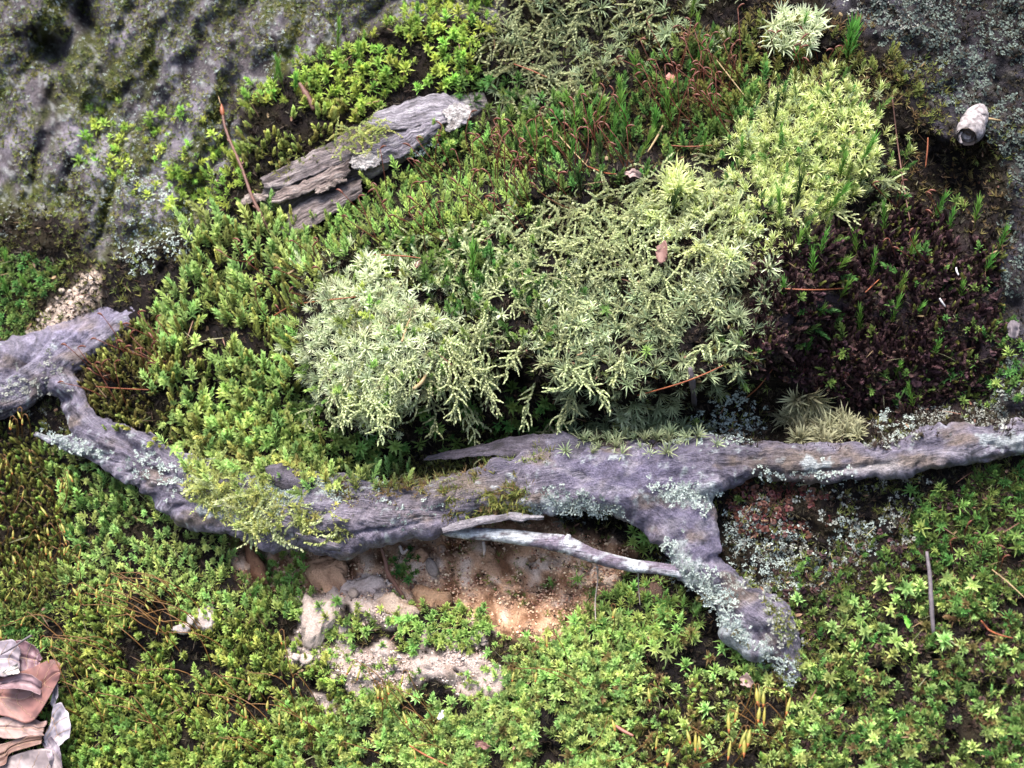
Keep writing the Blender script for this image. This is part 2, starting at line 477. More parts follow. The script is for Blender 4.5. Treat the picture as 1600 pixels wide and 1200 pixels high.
# ------------------------------------------------------------------ mesh helpers
def mesh_data(name, V, T, attrs=None, col=None, smooth=True):
    V = np.asarray(V, np.float32); T = np.asarray(T, np.int32)
    me = bpy.data.meshes.new(name)
    me.vertices.add(len(V)); me.vertices.foreach_set('co', V.ravel())
    me.loops.add(len(T) * 3); me.loops.foreach_set('vertex_index', T.ravel())
    me.polygons.add(len(T))
    me.polygons.foreach_set('loop_start', np.arange(0, len(T) * 3, 3, dtype=np.int32))
    me.polygons.foreach_set('use_smooth', np.full(len(T), bool(smooth)))
    for k, a in (attrs or {}).items():
        at = me.attributes.new(k, 'FLOAT', 'POINT')
        at.data.foreach_set('value', np.asarray(a, np.float32))
    if col is not None:
        at = me.attributes.new('Col', 'FLOAT_COLOR', 'POINT')
        c = np.ones((len(V), 4), np.float32); c[:, :3] = col
        at.data.foreach_set('color', c.ravel())
    me.update(calc_edges=True)
    me.validate()
    return me


LAST = {}


def obj(name, V, T, mat, parent=None, origin=None, attrs=None, col=None, smooth=True, kind=None):
    if attrs is None and LAST and len(LAST['along']) == len(V):
        attrs = LAST
    V = np.asarray(V, float)
    if origin is None:
        origin = np.array(parent['_o']) if parent is not None else V.mean(0)
    me = mesh_data(name, V - origin, T, attrs, col, smooth)
    me.materials.append(mat)
    o = bpy.data.objects.new(name, me)
    COL.objects.link(o)
    if parent is not None:
        o.parent = parent
        o['_o'] = [float(a) for a in np.array(parent['_o'])]
    else:
        o.location = origin
        o['_o'] = [float(a) for a in origin]
    if kind:
        o['kind'] = kind
    return o


def tag(o, label, cat, group=None):
    o['label'] = label
    o['category'] = cat
    if group:
        o['group'] = group
    return o


def thing(name, label, cat, at, group=None):
    o = bpy.data.objects.new(name, None)
    o.empty_display_size = 0.005
    COL.objects.link(o)
    o.location = at
    o['_o'] = [float(a) for a in at]
    return tag(o, label, cat, group)


def tube(P, R, sides=6, cap=True, wob=0.0):
    P = np.asarray(P, float); R = np.asarray(R, float)
    n = len(P)
    tg = np.gradient(P, axis=0)
    tg /= np.linalg.norm(tg, axis=1, keepdims=True) + 1e-12
    ref = np.array([0.31, -0.87, 0.38])
    a = np.cross(tg, ref); a /= np.linalg.norm(a, axis=1, keepdims=True) + 1e-12
    b = np.cross(tg, a)
    ph = np.arange(sides) * 2 * np.pi / sides
    rr = R[:, None] * (1 + wob * (rng.random((n, sides)) - .5))
    V = P[:, None, :] + rr[..., None] * (np.cos(ph)[None, :, None] * a[:, None, :] + np.sin(ph)[None, :, None] * b[:, None, :])
    V = V.reshape(-1, 3)
    i = np.arange(n - 1)[:, None] * sides; j = np.arange(sides)[None, :]; j2 = (j + 1) % sides
    q = np.stack([i + j, i + j2, i + sides + j2, i + sides + j], -1).reshape(-1, 4)
    T = [q[:, [0, 1, 2]], q[:, [0, 2, 3]]]
    if cap:
        V = np.vstack([V, P[0], P[-1]])
        k = n * sides
        jj = np.arange(sides)
        T.append(np.stack([np.full(sides, k), (jj + 1) % sides, jj], 1))
        T.append(np.stack([np.full(sides, k + 1), (n - 1) * sides + jj, (n - 1) * sides + (jj + 1) % sides], 1))
    return V, np.vstack(T)


def join(parts):
    Vs, Ts, k = [], [], 0
    for V, T in parts:
        Vs.append(V); Ts.append(np.asarray(T) + k); k += len(V)
    return np.vstack(Vs), np.vstack(Ts)


def spline(pts, n):
    """Catmull-Rom through control rows"""
    P = np.asarray(pts, float)
    P = np.vstack([2 * P[0] - P[1], P, 2 * P[-1] - P[-2]])
    m = len(P) - 3
    t = np.linspace(0, m - 1e-6, n)
    i = t.astype(int); f = (t - i)[:, None]
    a, b, c, d = P[i], P[i + 1], P[i + 2], P[i + 3]
    return 0.5 * (2 * b + (c - a) * f + (2 * a - 5 * b + 4 * c - d) * f ** 2 + (3 * b - a - 3 * c + d) * f ** 3)


# ------------------------------------------------------------------ shoot templates (sizes in photo pixels, +z along the stem)
def leaf(z0, az, L, W, th0, th1, secs=(.0, .4, .75), wid=(.55, 1, .7), fold=.22, r0=.3, twist=0.0, tipv=(0.2, 1.0)):
    o = np.array([math.cos(az), math.sin(az), 0]); s = np.array([-math.sin(az), math.cos(az), 0])
    zz = np.array([0, 0, 1.0])
    c = o * r0 + zz * z0
    V, tip = [], []
    tprev = 0
    cs = list(secs) + [1.0]
    for k, t in enumerate(cs):
        dt = t - tprev; tprev = t
        th = th0 + (th1 - th0) * (t - dt / 2)
        c = c + (o * math.sin(th) + zz * math.cos(th)) * L * dt
        th = th0 + (th1 - th0) * t
        nrm = -o * math.cos(th) + zz * math.sin(th)
        tv = tipv[0] + (tipv[1] - tipv[0]) * t
        if k < len(secs):
            ss = s * math.cos(twist * t) + nrm * math.sin(twist * t)
            V.append(c + ss * W / 2 * wid[k] + nrm * fold * W * wid[k]); V.append(c - ss * W / 2 * wid[k] + nrm * fold * W * wid[k])
            tip += [tv, tv]
            if fold > 0.05:
                V.append(c * 1.0); tip.append(tv * .92)
        else:
            V.append(c); tip.append(tv)
    T = []
    n = len(secs)
    if fold > 0.05:
        for k in range(n - 1):
            a, b = 3 * k, 3 * k + 3
            T += [(a, a + 2, b + 2), (a, b + 2, b), (a + 2, a + 1, b + 1), (a + 2, b + 1, b + 2)]
        a = 3 * (n - 1)
        T += [(a, a + 2, a + 3), (a + 2, a + 1, a + 3)]
    else:
        for k in range(n - 1):
            a, b = 2 * k, 2 * k + 2
            T += [(a, a + 1, b + 1), (a, b + 1, b)]
        a = 2 * (n - 1)
        T += [(a, a + 1, a + 2)]
    return np.array(V), np.array(T), np.array(tip)


def shoot(leaves, stem=None):
    Vs, Ts, ts, k = [], [], [], 0
    for V, T, tp in leaves:
        Vs.append(V); Ts.append(T + k); ts.append(tp); k += len(V)
    if stem:
        z1, r = stem
        V, T = tube([(0, 0, -3), (0, 0, z1)], [r, r * .7], 3, cap=False)
        Vs.append(V); Ts.append(T + k); ts.append(np.full(len(V), .12))
    return np.vstack(Vs), np.vstack(Ts), np.concatenate(ts)


R_ = random.random


def J(a, s=.2):
    return a * (1 + (R_() * 2 - 1) * s)


def t_star(n=13, L=10, W=4.2, hs=9, inner=.2, outer=1.5, fold=.2):
    lv = []
    for k in range(n):
        u = k / (n - 1)                      # 0 outer/low .. 1 inner/top
        lv.append(leaf(hs * (.25 + .75 * u), k * 2.4 + R_() * .6, J(L * (1 - .45 * u)), J(W), J(outer * (1 - u) + inner * u, .15) - .25,
                       J(outer * (1 - u) + inner * u, .15) + .35, secs=(0, .45), wid=(.6, 1), fold=fold if k % 3 else 0, tipv=(.25 + .25 * u, .75 + .25 * u)))
    return shoot(lv, (hs, .8))


def t_bud(n=19, L=6.2, W=2.9, hs=12):
    lv = []
    for k in range(n):
        u = k / (n - 1)
        lv.append(leaf(hs * u, k * 2.4 + R_(), J(L * (1 - .3 * u)), J(W), J(.75 - .5 * u), J(.35 - .35 * u), secs=(0, .45), wid=(.7, 1), fold=0,
                       tipv=(.05 + .45 * u, .25 + .75 * u)))
    return shoot(lv, (hs, .7))


def t_needle(n=18, L=16, W=1.7, hs=5, bend=.7, side=0.0):
    lv = []
    for k in range(n):
        u = k / (n - 1)
        a = k * 2.4 + R_()
        lv.append(leaf(hs * u, a, J(L * (.75 + .25 * (1 - abs(u - .5)))), J(W), J(.75 * (1 - u) + .08, .3), J(.75 * (1 - u) + .08 + bend, .4),
                       secs=(0, .35, .7), wid=(.9, 1, .65), fold=0, twist=(R_() - .5), tipv=(.12, 1)))
    return shoot(lv)


def t_hair(n=36, L=15, W=1.7, hs=36):
    lv = []
    for k in range(n):
        u = k / (n - 1)
        lv.append(leaf(hs * (.18 + .82 * u), k * 2.4, J(L * (.75 + .25 * u)), W, J(.5 - .3 * u), J(.95 - .6 * u), secs=(0, .5), wid=(1, .8), fold=0,
                       tipv=(.3 * u + .1, .35 + .65 * u)))
    return shoot(lv, (hs, 1.1))


def t_plume(n=24, L=8.5, W=2.7, hs=20):
    lv = []
    for k in range(n):
        u = k / (n - 1)
        lv.append(leaf(hs * (.1 + .9 * u), k * 2.4 + R_() * .5, J(L * (1 - .35 * u)), J(W), J(1.05 - .85 * u, .2), J(1.35 - 1.05 * u, .25), secs=(0, .45), wid=(.8, 1), fold=0,
                       tipv=(.3 + .35 * u, .55 + .45 * u)))
    return shoot(lv, (hs, .7))


def t_crust(n=9):
    lv = []
    for k in range(n):
        V, T, tp = leaf(R_() * 1.5, R_() * 6.28, J(2.8, .4), J(2.7, .3), J(.8, .5), J(1.9, .4), secs=(0, .65), wid=(.7, 1.25), fold=0, tipv=(.1, .45 + .55 * R_()))
        a, r = R_() * 6.28, 4.6 * R_() ** .5
        lv.append((V + np.array([r * math.cos(a), r * math.sin(a), 0]), T, tp))
    return shoot(lv)


def t_fuzz(n=8, L=7, W=1.25):
    return shoot([leaf(0, k * 2.4 + R_(), J(L, .4), J(W), J(.5, .7), J(.9, .5), secs=(0,), wid=(1.25,), fold=0) for k in range(n)])


def t_curl(n=6, L=5, W=4.5):
    return shoot([leaf(R_() * 3, k * 1.1 * 2.4 + R_(), J(L, .3), J(W, .3), J(.6, .6), J(2.6, .3), secs=(0, .33, .66), wid=(.7, 1.2, 1), fold=0, tipv=(.1, 1)) for k in range(n)])


def t_flake(n=5, L=4.2, W=4.4):
    return shoot([leaf(R_() * 1.2, k * 1.256 + R_(), J(L, .4), J(W, .3), J(.9, .3), J(1.9, .3), secs=(0, .5, .85), wid=(.6, 1.2, 1.0), fold=0, tipv=(.2, .5 + .5 * R_())) for k in range(n)])


def t_sprig(n=26, Ln=30, L=5.5, W=3.2):
    """a creeping branchlet clad in scale leaves, lying along +x, arching over"""
    lv = []
    Vs, Ts, ts, k0 = [], [], [], 0
    bend = .6 + .5 * R_()
    for k in range(n):
        u = k / (n - 1)
        V, T, tp = leaf(0, k * 2.4, J(L * (1.1 - .45 * u)), J(W), .45, .15, secs=(0, .5), wid=(.8, 1), fold=0, tipv=(.2 + .3 * u, .6 + .4 * u))
        # stem direction turns from upward to along +x and down
        a = .7 + bend * u
        X = np.array([math.cos(a), 0, -math.sin(a)]); Zz = np.array([math.sin(a), 0, math.cos(a)])
        Pp = np.array([Ln * u, math.sin(u * 3 + R_() * .3) * 1.5, 9 * math.sin(math.pi * min(1, u * .9 + .15)) - 6 * u * u])
        Vw = V[:, :1] * X + V[:, 1:2] * np.array([0, 1, 0]) + V[:, 2:] * Zz + Pp
        Vs.append(Vw); Ts.append(T + k0); ts.append(tp); k0 += len(V)
    return np.vstack(Vs), np.vstack(Ts), np.concatenate(ts)


def place(x, y, size, temps, up=.45, jit=.25, hoff=0.0, dirx=None):
    """-> V, T, tip, rnd for shoots standing on the bank at photo positions"""
    x = np.asarray(x, float); y = np.asarray(y, float)
    n = len(x)
    size = np.broadcast_to(np.asarray(size, float), (n,))
    P = pt(x, y, H(x, y) + hoff)
    nr = Hn(x, y)
    z = nr * (1 - up) + np.array([0, 0, 1.0]) * up + jit * (rng.random((n, 3)) - .5) * 2
    z /= np.linalg.norm(z, axis=1, keepdims=True)
    if dirx is None:
        r = rng.random((n, 3)) - .5
    else:
        r = dirx + .5 * (rng.random((n, 3)) - .5)
    xx = r - (r * z).sum(1, keepdims=True) * z
    xx /= np.linalg.norm(xx, axis=1, keepdims=True)
    yy = np.cross(z, xx)
    s = size * lscale(x, y)
    which = rng.integers(0, len(temps), n)
    Vs, Ts, tips, rn, k0 = [], [], [], [], 0
    for ti, (V, T, tp) in enumerate(temps):
        ix = np.nonzero(which == ti)[0]
        if not len(ix):
            continue
        Vw = P[ix, None, :] + s[ix, None, None] * (V[None, :, :1] * xx[ix, None, :] + V[None, :, 1:2] * yy[ix, None, :] + V[None, :, 2:] * z[ix, None, :])
        Tw = T[None] + (np.arange(len(ix)) * len(V))[:, None, None] + k0
        Vs.append(Vw.reshape(-1, 3)); Ts.append(Tw.reshape(-1, 3))
        tips.append(np.tile(tp, len(ix))); rn.append(np.repeat(rng.random(len(ix)), len(V)))
        k0 += len(ix) * len(V)
    return np.vstack(Vs), np.vstack(Ts), np.concatenate(tips), np.concatenate(rn)


def scatter(sp, bbox, dens):
    x0, y0, x1, y1 = bbox
    gx, gy = np.meshgrid(np.arange(x0, x1, sp), np.arange(y0, y1, sp * .87))
    gx = gx + (np.arange(gx.shape[0]) % 2)[:, None] * sp / 2
    x = gx.ravel() + (rng.random(gx.size) - .5) * sp * .8
    y = gy.ravel() + (rng.random(gx.size) - .5) * sp * .8
    k = dens(x, y) > rng.random(len(x))
    return x[k], y[k]


def bbox(*polys, m=30):
    a = np.vstack([np.array(p, float) for p in polys])
    return (a[:, 0].min() - m, a[:, 1].min() - m, a[:, 0].max() + m, a[:, 1].max() + m)


TRI = [0]


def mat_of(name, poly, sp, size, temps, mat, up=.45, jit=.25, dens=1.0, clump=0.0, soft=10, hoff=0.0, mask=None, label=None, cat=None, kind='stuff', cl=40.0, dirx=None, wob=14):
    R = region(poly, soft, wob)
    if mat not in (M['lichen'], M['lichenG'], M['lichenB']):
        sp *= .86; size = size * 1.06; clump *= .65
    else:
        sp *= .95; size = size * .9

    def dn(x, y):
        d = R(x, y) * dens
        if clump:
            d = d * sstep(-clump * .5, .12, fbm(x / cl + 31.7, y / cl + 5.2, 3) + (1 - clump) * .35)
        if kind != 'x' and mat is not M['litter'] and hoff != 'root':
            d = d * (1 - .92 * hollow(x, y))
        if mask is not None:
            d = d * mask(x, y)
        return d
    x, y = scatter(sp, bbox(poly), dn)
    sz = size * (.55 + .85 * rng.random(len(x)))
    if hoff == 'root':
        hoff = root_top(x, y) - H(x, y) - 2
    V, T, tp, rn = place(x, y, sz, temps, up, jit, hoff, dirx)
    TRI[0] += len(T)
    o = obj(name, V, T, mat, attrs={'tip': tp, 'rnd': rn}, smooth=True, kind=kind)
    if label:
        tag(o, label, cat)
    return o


# ------------------------------------------------------------------ the ground sheet and the rock faces
def axis(lo, hi, s, far):
    mid = np.arange(lo, hi + s, s)
    ext = []
    st, v = s, 0
    while v < far:
        st *= 1.35; v += st; ext.append(v)
    ext = np.array(ext)
    return np.concatenate([lo - ext[::-1], mid, mid[-1] + ext])


gx_, gy_ = axis(-120, 1720, 5.2, 900), axis(-110, 1310, 5.2, 700)
GX, GY = np.meshgrid(gx_, gy_)
nx_, ny_ = len(gx_), len(gy_)
X, Y = GX.ravel(), GY.ravel()
HH = H(X, Y)
sand_poly = [(450, 945), (500, 930), (560, 950), (640, 945), (690, 990), (770, 985), (830, 1040), (790, 1085), (720, 1090), (640, 1100), (540, 1080), (470, 1040)]
orange_poly = [(350, 830), (480, 860), (620, 830), (700, 800), (860, 810), (990, 860), (930, 950), (850, 1010), (760, 980), (700, 950), (560, 930), (450, 920), (390, 940)]
saw_poly = [(20, 540), (60, 510), (90, 470), (140, 420), (165, 430), (150, 470), (110, 500), (60, 530)]
_sands = [region(p_, 7, 30, 30) for p_ in (
    [(462, 935), (530, 925), (540, 985), (480, 1005)], [(530, 900), (590, 905), (640, 945), (650, 980), (560, 975)],
    [(515, 1022), (600, 1008), (655, 1012), (668, 1045), (650, 1090), (570, 1085), (520, 1060)], [(690, 1000), (750, 1008), (790, 1060), (760, 1088), (700, 1082), (668, 1040)],
    [(445, 1015), (492, 1012), (490, 1040), (450, 1040)], [(495, 1095), (530, 1098), (520, 1130), (490, 1125)])]


def R_sand(x, y):
    return np.max([f(x, y) for f in _sands], axis=0)



R_orange = region(orange_poly, 14, 12, 30)
R_saw = region(saw_poly, 10, 14, 16)
# grain of bare soil is real relief
HH = HH + (R_sand(X, Y) * 1.0 + R_orange(X, Y)) * (9 * fbm(X / 30, Y / 30, 5, .6) + 4 * np.abs(fbm(X / 9, Y / 9, 3)) - 9 * np.clip(1 - 9 * np.abs(fbm(X / 26 + 3, Y / 20, 3)), 0, 1) * R_sand(X, Y) + 3 * (rng.random(len(X)) - .5)) - 12 * R_orange(X, Y) * sstep(.15, .45, fbm(X / 18 + 60, Y / 18, 3))
P = pt(X, Y, HH)


def lerp(a, b, t):
    return np.asarray(a) * (1 - t[:, None]) + np.asarray(b) * t[:, None]


C = np.tile(np.array([.012, .009, .007]), (len(X), 1))
n1 = fbm(X / 22, Y / 22, 4); n2 = fbm(X / 60 + 9, Y / 60, 4)
C = lerp(C, (.02, .016, .009), sstep(-.1, .5, n2))
C = lerp(C, (.03, .022, .026), region(bbox and [(1180, 380), (1560, 380), (1600, 640), (1300, 640), (1180, 560)], 40, 20)(X, Y))
so_ = np.tile(np.array([.44, .265, .165]), (len(X), 1))
so_ = lerp(so_, (.58, .44, .35), sstep(-.05, .35, n1)); so_ = lerp(so_, (.15, .075, .042), sstep(.1, .45, -n1))
C = C * (1 - R_orange(X, Y)[:, None]) + so_ * R_orange(X, Y)[:, None]
sa = lerp(np.tile(np.array([.40, .325, .29]), (len(X), 1)), (.28, .215, .18), sstep(.1, .5, n1))
sa = lerp(sa, (.3, .22, .18), sstep(.25, .6, -n1))
C = C * (1 - R_sand(X, Y)[:, None]) + sa * R_sand(X, Y)[:, None]
C = lerp(C, (.55, .43, .34), R_saw(X, Y))
rk = R_rock(X, Y)
rc = np.tile(np.array([.115, .10, .108]), (len(X), 1))
rc = lerp(rc, (.27, .24, .28), sstep(-.05, .4, fbm(X / 38 + 3, Y / 55, 4)))
rc = lerp(rc, (.04, .033, .03), sstep(-.02, .4, fbm(X / 26 + 70, Y / 50 + 8, 4)))
rc = lerp(rc, (.075, .085, .022), sstep(.0, .4, fbm((X + .35 * Y) / 28 + 40, Y / 80 + 4, 4)) * .85)
rc = lerp(rc, (.36, .37, .36), sstep(.3, .5, fbm(X / 9, Y / 9, 2)) * .6)
rc = rc * .85
C = C * (1 - rk[:, None]) + rc * rk[:, None]
bk = R_bould(X, Y)
bc = lerp(np.tile(np.array([.03, .027, .03]), (len(X), 1)), (.07, .064, .08), sstep(-.1, .5, fbm(X / 40, Y / 40 + 30, 4)))
bc = lerp(bc, (.06, .055, .05), sstep(.1, .5, fbm(X / 20 + 12, Y / 20, 3)))
C = C * (1 - bk[:, None]) + bc * bk[:, None]
C = np.clip(C, .01, .9)
ii = (np.arange(ny_ - 1)[:, None] * nx_ + np.arange(nx_ - 1)[None, :]).ravel()
Q = np.stack([ii, ii + nx_, ii + nx_ + 1, ii + 1], 1)
fr = rk[Q].mean(1) > .5; fb = (bk[Q].mean(1) > .5) & ~fr


def sub_sheet(name, sel, mat, kind):
    q = Q[sel]
    u, inv = np.unique(q.ravel(), return_inverse=True)
    q = inv.reshape(-1, 4)
    T = np.vstack([q[:, [0, 1, 2]], q[:, [0, 2, 3]]])
    TRI[0] += len(T)
    o = obj(name, P[u], T, mat, origin=np.zeros(3), col=C[u], smooth=True)
    o['kind'] = kind
    return o


sub_sheet('ground', ~fr & ~fb, M['ground'], 'structure')
sub_sheet('rock_face', fr, M['rock'], 'structure')
sub_sheet('boulder_face', fb, M['rock'], 'structure')

# ------------------------------------------------------------------ the exposed root
PA = [(300, 455, 8, 0), (240, 480, 16, 4), (180, 505, 27, 10), (120, 535, 38, 16), (60, 568, 46, 20), (0, 598, 52, 22), (-80, 636, 58, 20), (-200, 690, 62, 10)]
PB = [(70, 560, 30, 20), (105, 612, 26, 26), (138, 664, 27, 30), (190, 702, 40, 34), (240, 728, 44, 38), (300, 764, 52, 42), (370, 786, 58, 44), (450, 794, 66, 44), (540, 800, 58, 44),
      (620, 798, 50, 42), (690, 784, 42, 38), (760, 768, 42, 34), (840, 752, 54, 30), (920, 745, 62, 28), (1000, 748, 64, 26), (1070, 738, 60, 24), (1140, 722, 42, 20),
      (1220, 724, 28, 20), (1300, 723, 28, 22), (1380, 716, 27, 24), (1450, 700, 31, 26), (1520, 693, 29, 26), (1600, 680, 27, 26), (1720, 664, 30, 22), (1900, 640, 28, 10)]
PC = [(54, 676, 6, 34), (100, 690, 13, 38), (150, 707, 22, 40), (210, 728, 34, 40)]
PD = [(1010, 760, 60, 24), (1060, 800, 58, 26), (1085, 840, 50, 26), (1090, 880, 34, 24), (1120, 912, 36, 18), (1165, 955, 46, 12), (1200, 985, 46, 10), (1225, 1015, 32, 6), (1240, 1060, 14, 0)]


def root_tube(path, n, sides=18, flat=.75, wob=.26):
    S = spline(path, n)
    tx = np.gradient(S[:, 0]); ty = np.gradient(S[:, 1])
    l = np.hypot(tx, ty) + 1e-9
    nxv, nyv = -ty / l, tx / l
    ph = np.arange(sides) * 2 * np.pi / sides
    arc = np.concatenate([[0], np.cumsum(np.hypot(np.diff(S[:, 0]), np.diff(S[:, 1])))])
    k = 1 + wob * fbm(arc[:, None] / 45 + 0 * ph, np.cos(ph)[None] * 1.5 + 3 + np.sin(ph)[None] * 1.1, 3)
    r = S[:, 2, None] * k
    px = S[:, 0, None] + nxv[:, None] * r * np.cos(ph)
    py = S[:, 1, None] + nyv[:, None] * r * np.cos(ph)
    hh = S[:, 3, None] + r * flat * np.sin(ph)
    V = pt(px, py, hh).reshape(-1, 3)
    i = np.arange(n - 1)[:, None] * sides; j = np.arange(sides)[None, :]; j2 = (j + 1) % sides
    q = np.stack([i + j, i + j2, i + sides + j2, i + sides + j], -1).reshape(-1, 4)
    T = [q[:, [0, 2, 1]], q[:, [0, 3, 2]]]
    V = np.vstack([V, pt(S[0, 0], S[0, 1], S[0, 3]), pt(S[-1, 0], S[-1, 1], S[-1, 3])])
    kk = n * sides; jj = np.arange(sides)
    T.append(np.stack([np.full(sides, kk), jj, (jj + 1) % sides], 1))
    T.append(np.stack([np.full(sides, kk + 1), (n - 1) * sides + (jj + 1) % sides, (n - 1) * sides + jj], 1))
    return V, np.vstack(T), S


tubes, paths = [], []
for path, n, fl in ((PA, 60, .75), (PB, 260, .75), (PC, 26, .75), (PD, 60, .5)):
    V, T, S = root_tube(path, n, 18, fl)
    tubes.append((V, T)); paths.append(S)
V, T = join(tubes)
tm = mesh_data('root_raw', V, T)
to = bpy.data.objects.new('root_raw', tm)
COL.objects.link(to)
rm = to.modifiers.new('r', 'REMESH'); rm.mode = 'VOXEL'; rm.voxel_size = 0.0009
sm = to.modifiers.new('s', 'SMOOTH'); sm.iterations = 6; sm.factor = .5
dg = bpy.context.evaluated_depsgraph_get()
ev = to.evaluated_get(dg)
em = ev.to_mesh()
em.calc_loop_triangles()
V = np.empty(len(em.vertices) * 3, np.float32); em.vertices.foreach_get('co', V); V = V.reshape(-1, 3).astype(float)
NR = np.empty(len(em.vertices) * 3, np.float32); em.vertices.foreach_get('normal', NR); NR = NR.reshape(-1, 3)
T = np.empty(len(em.loop_triangles) * 3, np.int32); em.loop_triangles.foreach_get('vertices', T); T = T.reshape(-1, 3)
ev.to_mesh_clear()
bpy.data.objects.remove(to)
rpx, rpy, rh = unpt(V)
best = np.full(len(V), 1e9); sal = np.zeros(len(V)); sac = np.zeros(len(V)); off = 0
for S in paths:
    arc = np.concatenate([[0], np.cumsum(np.hypot(np.diff(S[:, 0]), np.diff(S[:, 1])))]) + off
    off += arc[-1] - off + 300
    tx = np.gradient(S[:, 0]); ty = np.gradient(S[:, 1]); l = np.hypot(tx, ty)
    for k0 in range(0, len(V), 20000):
        sl_ = slice(k0, k0 + 20000)
        d2 = (rpx[sl_, None] - S[None, :, 0]) ** 2 + (rpy[sl_, None] - S[None, :, 1]) ** 2
        rel = d2 / (S[None, :, 2] ** 2)
        j = rel.argmin(1)
        bb = rel[np.arange(len(j)), j]
        ac = ((rpx[sl_] - S[j, 0]) * -ty[j] + (rpy[sl_] - S[j, 1]) * tx[j]) / l[j]
        u = bb < best[sl_]
        best[sl_] = np.where(u, bb, best[sl_])
        sal[sl_] = np.where(u, arc[j] + ((rpx[sl_] - S[j, 0]) * tx[j] + (rpy[sl_] - S[j, 1]) * ty[j]) / l[j], sal[sl_])
        sac[sl_] = np.where(u, ac, sac[sl_])
acr = sac + .8 * rh
fib = fbm(sal / 60 + .25 * fbm(rpx / 50, rpy / 50, 2), acr / 4.0, 3)
fib2 = fbm(sal / 160 + 40, acr / 9.0, 3)
lump = fbm(rpx / 38, rpy / 30, 4)
gran = fbm(rpx / 7, rpy / 7 + rh / 7, 3)
smoothz = np.clip(gauss(rpx, rpy, 960, 740, 120, 60) + gauss(rpx, rpy, 1090, 830, 60, 55), 0, 1)
disp = 1.1 * fib * (1 - .8 * smoothz) + 1.6 * fib2 * (1 - .7 * smoothz) + 13 * lump * (1 - .5 * smoothz) + 2.5 * fbm(rpx / 13, rpy / 13 + rh / 13, 3) * (1 - .6 * smoothz) + 1.2 * gran
crk = .7 * np.clip(1 - 9 * np.abs(fbm(sal / 75 + 13, acr / 17 + 4, 2)), 0, 1) * (1 - smoothz)
disp = disp - 6 * crk
# hollows and cracks
for cx, cy, ra, rb, an, dep in ((22, 568, 32, 8, -.6, 26), (215, 702, 26, 8, .35, 18), (245, 735, 16, 5, .3, 12), (95, 625, 22, 10, -.4, 16), (265, 735, 6, 26, -.3, 12),
                                (905, 742, 14, 5, .2, 8), (690, 800, 18, 14, .2, 16), (500, 835, 40, 4, .4, 8), (590, 828, 60, 3, -.15, 7), (1270, 738, 60, 3, -.05, 5), (1350, 728, 60, 4, -.1, 7)):
    disp = disp - dep * gauss(rpx, rpy, cx, cy, ra, rb, an)
V = V + NR * (disp * PX)[:, None]
# the wood's own colours: grey with a violet cast, pale fibres, dark fibres, lichen bloom
wc = np.tile(np.array([.175, .158, .20]), (len(V), 1))
wc = lerp(wc, (.25, .23, .265), sstep(.0, .5, fib) * .8)
wc = lerp(wc, (.08, .07, .085), sstep(.12, .55, -fib) * .8)
wc = lerp(wc, (.10, .092, .125), sstep(.1, .5, fbm(rpx / 70 + 20, rpy / 50, 3)) * .8)
wc = lerp(wc, (.15, .135, .20), smoothz * .85)
wc = lerp(wc, (.30, .28, .31), sstep(.1, .5, fbm(rpx / 26 + 5, rpy / 16 + 2, 4)) * .7)
wc = lerp(wc, (.055, .05, .06), gauss(rpx, rpy, 1200, 722, 110, 26) * .7)
wc = lerp(wc, (.33, .31, .29), gauss(rpx, rpy, 1370, 728, 75, 9, -.12) * .9)
wc = lerp(wc, (.23, .20, .215), gauss(rpx, rpy, 600, 805, 90, 22, -.1) * .7)
wc = lerp(wc, (.17, .145, .12), gauss(rpx, rpy, 720, 760, 110, 22) * .8)
wc = lerp(wc, (.33, .29, .33), gauss(rpx, rpy, 220, 750, 34, 12, .2) * .6)
wc = lerp(wc, (.24, .22, .29), gauss(rpx, rpy, 120, 515, 110, 22, -.5) * .8)
wc = lerp(wc, (.20, .155, .115), sstep(.1, .5, fbm(rpx / 60 + 31, rpy / 30 + 8, 4)) * .75)
lich = np.clip(gauss(rpx, rpy, 100, 695, 60, 16, .3) + gauss(rpx, rpy, 890, 790, 90, 17, .12) + gauss(rpx, rpy, 1065, 880, 26, 42, -.5) + gauss(rpx, rpy, 1150, 990, 26, 70, -.75)
               + gauss(rpx, rpy, 1075, 775, 50, 14, .1) + .7 * gauss(rpx, rpy, 430, 760, 80, 30) + gauss(rpx, rpy, 1275, 727, 20, 14) + .8 * gauss(rpx, rpy, 380, 815, 80, 12, .3)
               + .8 * gauss(rpx, rpy, 1560, 690, 50, 14) + .5 * gauss(rpx, rpy, 950, 715, 40, 10), 0, 1)
lm = sstep(-.15, .35, gran + fbm(rpx / 20, rpy / 20, 3) * 1.1 + lich * 1.5 - .72)
wc = lerp(wc, (.36, .40, .385), lm * .9)
wc = wc * (1 + .3 * gran[:, None])
wc = np.clip(wc * .8 * np.array([1.0, .975, 1.03]), .012, .8)
at0 = pt(700., 790., 0)
root = thing('exposed_root', 'long weathered grey root running across the whole mossy bank', 'root', at0)
TRI[0] += len(T)
obj('root_wood', V, T, M['wood'], root, col=wc, attrs={'along': sal, 'across': acr, 'bark': smoothz})
